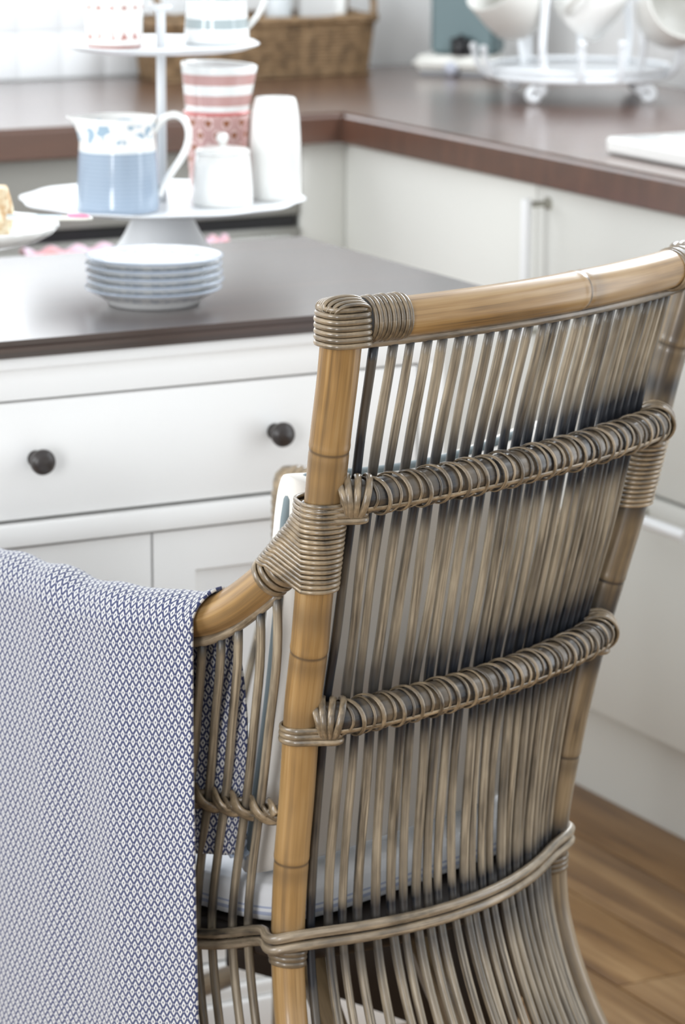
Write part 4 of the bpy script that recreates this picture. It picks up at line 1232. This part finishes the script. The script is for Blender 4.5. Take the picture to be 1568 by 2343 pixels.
obj('woven_wall', m, MAT['wicker'], basket)
obj('base', M().box(x0+.012, x1-.012, y0b+.012, y1b-.012, ZTB, ZTB+.004), MAT['wicker'], basket)
m = M()
for st_ in (0, 1):
    lp = rect_loop(ZTB+hgtB, .0)
    pts = [p+V3(0, 0, .0035*math.sin(i*.9+st_*math.pi)) for i, p in enumerate(lp)]
    m.tube(pts, .0055, 8, closed=True)
obj('rim', m, MAT['wicker'], basket)
def bh(x):
    return [V3(x, y0b+.02, ZTB+hgtB), V3(x, y0b+.02, ZTB+hgtB+.04), V3(x, (y0b+y1b)/2, ZTB+hgtB+.062), V3(x, y1b-.02, ZTB+hgtB+.04), V3(x, y1b-.02, ZTB+hgtB)]
obj('handle', handle_tube(M(), bh(x1-.004), .006, 8, 1.0), MAT['wicker'], basket)
obj('handle', handle_tube(M(), bh(x0+.004), .006, 8, 1.0), MAT['wicker'], basket)
# contents: white jar and a stack of papers
def content_box(name, px0, px1, label, cat_, y, z1, mat_, dep=.05):
    xa = onY(px0, 40, y)[0]; xb = onY(px1, 40, y)[0]
    t = thing(name, ((xa+xb)/2, y+dep/2, ZTB+.0045), label, cat_); return t, xa, xb
t, xa, xb = content_box('jar', 622, 682, 'white jar standing in the wicker basket, left of the papers', 'jar', yb-.03, 0, None)
rj = (xb-xa)/2*.9; cj = V3((xa+xb)/2, yb-.005, ZTB+.0045); t.location = Vector(cj)
obj('body', M().lathe([(.0001, 0), (rj, 0), (rj, .125), (rj*.95, .130), (.0001, .130)], cj, 32), mat('pale_jar', (.66, .70, .72), .3), t)
obj('lid', M().lathe([(.0001, .1302), (rj*1.03, .1302), (rj*1.03, .146), (.0001, .148)], cj, 32), MAT['china'], t)
xa = onY(700, 30, yb)[0]; xb = onY(786, 30, yb)[0]
t = thing('paper_folder', ((xa+xb)/2, yb+.03, ZTB+.0045), 'pale grey papers standing upright in the wicker basket', 'papers')
for k in range(3):
    bx('sheet', MAT['wall'], t, xa, xb, yb+.020+.006*k, yb+.0225+.006*k, ZTB+.0045, ZTB+.160+.006*k)
xa = onY(796, 20, yb)[0]; xb = onY(812, 20, yb)[0]
cj = V3(xa-.004, yb+.02, ZTB+.0045)
t = thing('candle', cj, 'thin white candle at the right end of the wicker basket', 'candle')
obj('wax', M().lathe([(.0001, 0), (.010, 0), (.010, .165), (.0001, .165)], cj, 20), MAT['china'], t)
obj('wick', M().tube([cj+V3(0, 0, .165), cj+V3(0, 0, .175)], .0008, 6), MAT['black'], t)
# small white pitcher behind the upper tray (blurry white shape beside the pole)
# --- kitchen scale with a teal container and a black pot on it
sa = onZ(945, 172, ZT); sb_ = onZ(1122, 178, ZT)
sd = (sb_-sa); sl = np.linalg.norm(sd); sd /= sl; sq = V3(-sd[1], sd[0], 0); sq = sq if sq @ IMG_D > 0 else -sq
scc = (sa+sb_)/2+sq*.052; scc[2] = ZTB
scale = thing('kitchen_scale', scc, 'low white kitchen scale with grey dial in the worktop corner', 'scale')
def obox(m, c_, dx, dy, hx, hy, z0, z1, b=.004):
    bm = bmesh.new(); bmesh.ops.create_cube(bm, size=1)
    for q in bm.verts:
        p = c_+dx*(q.co.x*2*hx)+dy*(q.co.y*2*hy); q.co = Vector((p[0], p[1], z0 if q.co.z < 0 else z1))
    bmesh.ops.bevel(bm, geom=bm.edges[:], offset=b, segments=3, affect='EDGES'); bm.verts.index_update()
    m.add([q.co for q in bm.verts], [[q.index for q in f.verts] for f in bm.faces]); bm.free(); return m
MAT['scale_white'] = mat('scale_white', (.80, .79, .74), .3); MAT['scale_grey'] = mat('scale_grey', (.33, .34, .36), .4)
obj('base', obox(M(), scc, sd, sq, sl/2*.86, .046, ZTB, ZTB+.010, .003), MAT['scale_grey'], scale, auto=40)
obj('body', obox(M(), scc, sd, sq, sl/2*1.02, .056, ZTB+.0085, ZTB+.034, .009), MAT['scale_white'], scale, auto=60)
dc = scc-sq*.0565; dc = V3(dc[0], dc[1], ZTB+.006)
axd = np.column_stack([sd, V3(0, 0, 1), -sq])
obj('dial', M().lathe([(.0001, .0035), (.0105, .0035), (.012, 0), (.012, -.003)], V3(dc[0], dc[1], ZTB+.0135), 24, axd), mat('dial_grey', (.5, .52, .6), .3), scale)
tl = mat('teal_grey_enamel', (.13, .19, .20), .45)
tcn = scc+sd*.010+sq*.012; tcn[2] = ZTB+.0345
teal = thing('canister', tcn, 'tall teal-grey canister standing on the kitchen scale', 'canister')
obj('body', obox(M(), tcn, sd, sq, .058, .034, tcn[2], tcn[2]+.16, .006), tl, teal, auto=50)
obj('lid', obox(M(), tcn, sd, sq, .060, .036, tcn[2]+.1605, tcn[2]+.178, .004), tl, teal, auto=50)
bk = scc+sd*.012-sq*.037; bk[2] = ZTB+.0345
blk = thing('pot', bk, 'small black pot on the scale in front of the teal canister', 'pot')
obj('body', M().lathe([(.0001, 0), (.0155, 0), (.017, .003), (.0175, .020), (.016, .026), (.0001, .026)], bk, 28), MAT['black'], blk)
obj('lid', M().lathe([(.0001, .0262), (.0185, .0262), (.0185, .030), (.006, .032), (.004, .036), (.0001, .037)], bk, 28), MAT['black'], blk)

# --- white wire mug rack
rk = onZ(1322, 224, ZT); rk[2] = ZTB
kr = float((rk-CAM) @ WW)/FPX
rack = thing('mug_rack', rk, 'white painted wire mug rack with scrolled feet on the worktop', 'rack')
Rr_ = 208*kr; zr = ZTB+.039
def rp(ang, r, z): return rk+IMG_R*(r*math.cos(ang))+IMG_D*(r*math.sin(ang))+V3(0, 0, z-ZTB)
m = M()
n = 64
m.tube([rp(2*math.pi*i/n, Rr_, zr) for i in range(n)], .0046, 10, closed=True)
m.tube([rp(2*math.pi*i/n, Rr_, zr+.012) for i in range(n)], .0040, 10, closed=True)
obj('ring', m, MAT['iron_white'], rack)
obj('shelf', M().lathe([(.0001, 0), (Rr_, 0), (Rr_, .003), (.0001, .003)], rp(0, 0, zr+.003), 64), MAT['iron_white'], rack)
for ang in (math.radians(242), math.radians(312), math.radians(128), math.radians(50)):
    pts = []
    # spiral foot turning inwards
    o2 = (math.cos(ang), math.sin(ang))
    sgnx = -1 if math.cos(ang) < 0 else 1
    cx_ = Rr_*.93
    for q in np.linspace(0, 1, 40):
        a = math.radians(-200+ 380*q)      # scroll
        r = .006+.0085*q
        hx = -sgnx*1.0
        pts.append(rp(ang, cx_, ZTB+.0205)+IMG_R*sgnx*(.012)+IMG_R*(r*math.cos(a)*-hx)+V3(0, 0, r*math.sin(a)))
    end = pts[-1]
    zmin = min(p[2] for p in pts)-.0062; 
    for p in pts: p[2] -= (zmin-ZTB)
    up_ = pts[-1]
    tail = [up_+V3(0, 0, dz)+IMG_R*(-sgnx*.1*dz*0) for dz in (.01, .03)]
    tall_ = .24
    tail += [rp(ang, Rr_*.97, ZTB+.09), rp(ang, Rr_*.9, ZTB+.16), rp(ang, Rr_*.62, ZTB+.24), rp(ang, Rr_*.12, ZTB+.275)]
    P_ = np.array(pts+tail)
    L = np.concatenate([[0], np.cumsum(np.linalg.norm(np.diff(P_, axis=0), axis=1))]); s2 = np.linspace(0, L[-1], 120)
    Q = np.column_stack([np.interp(s2, L, P_[:, k]) for k in range(3)])
    for _ in range(5): Q[1:-1] = (Q[:-2]+2*Q[1:-1]+Q[2:])/4
    obj('leg', M().tube(Q, .0062, 10), MAT['iron_white'], rack)
for a in (188, 205, 268, 292, 345, 335, 118, 85):
    ang = math.radians(a)
    o_ = [(1.0, 0), (1.05, .004), (1.11, .014), (1.15, .030), (1.17, .045)] if a not in (268, 292, 85, 118) else [(1.0, 0), (1.03, .010), (1.04, .022), (1.05, .045), (1.05, .058)]
    pts = [rp(ang, Rr_*r, zr+z) for r, z in o_]
    mm = handle_tube(M(), pts, .0048, 10, 1.0)
    tip = pts[-1]; mm.lathe([(.0001, -.0068), (.005, -.005), (.0068, 0), (.005, .005), (.0001, .0068)], tip, 16)
    obj('hook', mm, MAT['iron_white'], rack)
obj('finial', M().lathe([(.0001, .268), (.009, .271), (.013, .28), (.009, .29), (.0001, .294)], rk, 20), MAT['iron_white'], rack)
MAT['mug'] = mat('cream_china', (.60, .59, .555), .3)
mugs = [((1172, 8), (-.55, -.45, .70), 'cream mug hanging at the left end of the white wire rack', 'left'),
        ((1362, -6), (-.45, .25, -.55), 'white mug hanging in the middle of the wire rack', 'mid'),
        ((1545, 22), (.25, -.85, .35), 'cream mug on the right of the rack, its round mouth facing us', 'right')]
for (px, py), dirv, lab, nm in mugs:
    dd = IMG_R*dirv[0]+IMG_D*dirv[1]+V3(0, 0, dirv[2]); dd /= np.linalg.norm(dd)
    depth_pt = rk-IMG_D*(Rr_*(.55 if nm == 'left' else .80)) if nm != 'mid' else rk-IMG_D*(Rr_*.45)
    c_ = onP(px, py, depth_pt, -IMG_D)
    x_ = np.cross(V3(0, 0, 1), dd); x_ /= np.linalg.norm(x_); y_ = np.cross(dd, x_)
    ax_ = np.column_stack([x_, y_, dd])
    rm = {'left': .056, 'mid': .050, 'right': .062}[nm]; hm_ = .092
    t = thing('mug', c_, lab, 'mug', 'mugs hanging on the wire rack')
    o0 = c_-dd*hm_/2
    obj('body', M().lathe([(.0001, .003), (rm*.62, 0), (rm*.72, .003), (rm*.90, .018), (rm*.97, .045), (rm, hm_-.001), (rm*.98, hm_+.001), (rm*.94, hm_), (rm*.91, .045), (rm*.82, .014), (.0001, .008)], o0, 44, ax_), MAT['mug' if nm != 'mid' else 'china'], t)
    hdir = y_ if nm != 'mid' else x_
    if hdir[2] < 0: hdir = -hdir
    hp = [o0+dd*a+hdir*(rm*b_) for a, b_ in ((.072, .93), (.078, 1.25), (.062, 1.52), (.040, 1.52), (.024, 1.25), (.022, .92))]
    obj('handle', handle_tube(M(), hp, .0052, 10, .8), MAT['mug'], t)

# --- white ceramic sink edge / draining board on the right
g0 = onZ(1386, 352, ZT); g1 = onZ(1568, 420, ZT)
q_ = onZ(1384, 352, ZT); xk = q_[0]; yk0 = 2.70; yk1 = q_[1]
sink = thing('draining_board', ((xk+2.85)/2, (yk0+yk1)/2, ZTB), 'white ceramic draining board on the worktop at the right edge', 'draining board')
m = M().box(xk, 2.90, yk0, yk1, ZTB, ZTB+.024, .006)
obj('slab', m, MAT['china'], sink, auto=50)
for k in range(7):
    bx('ridge', MAT['china'], sink, xk+.06+k*.06, xk+.072+k*.06, yk0+.05, yk1-.05, ZTB+.0235, ZTB+.027, .0015)
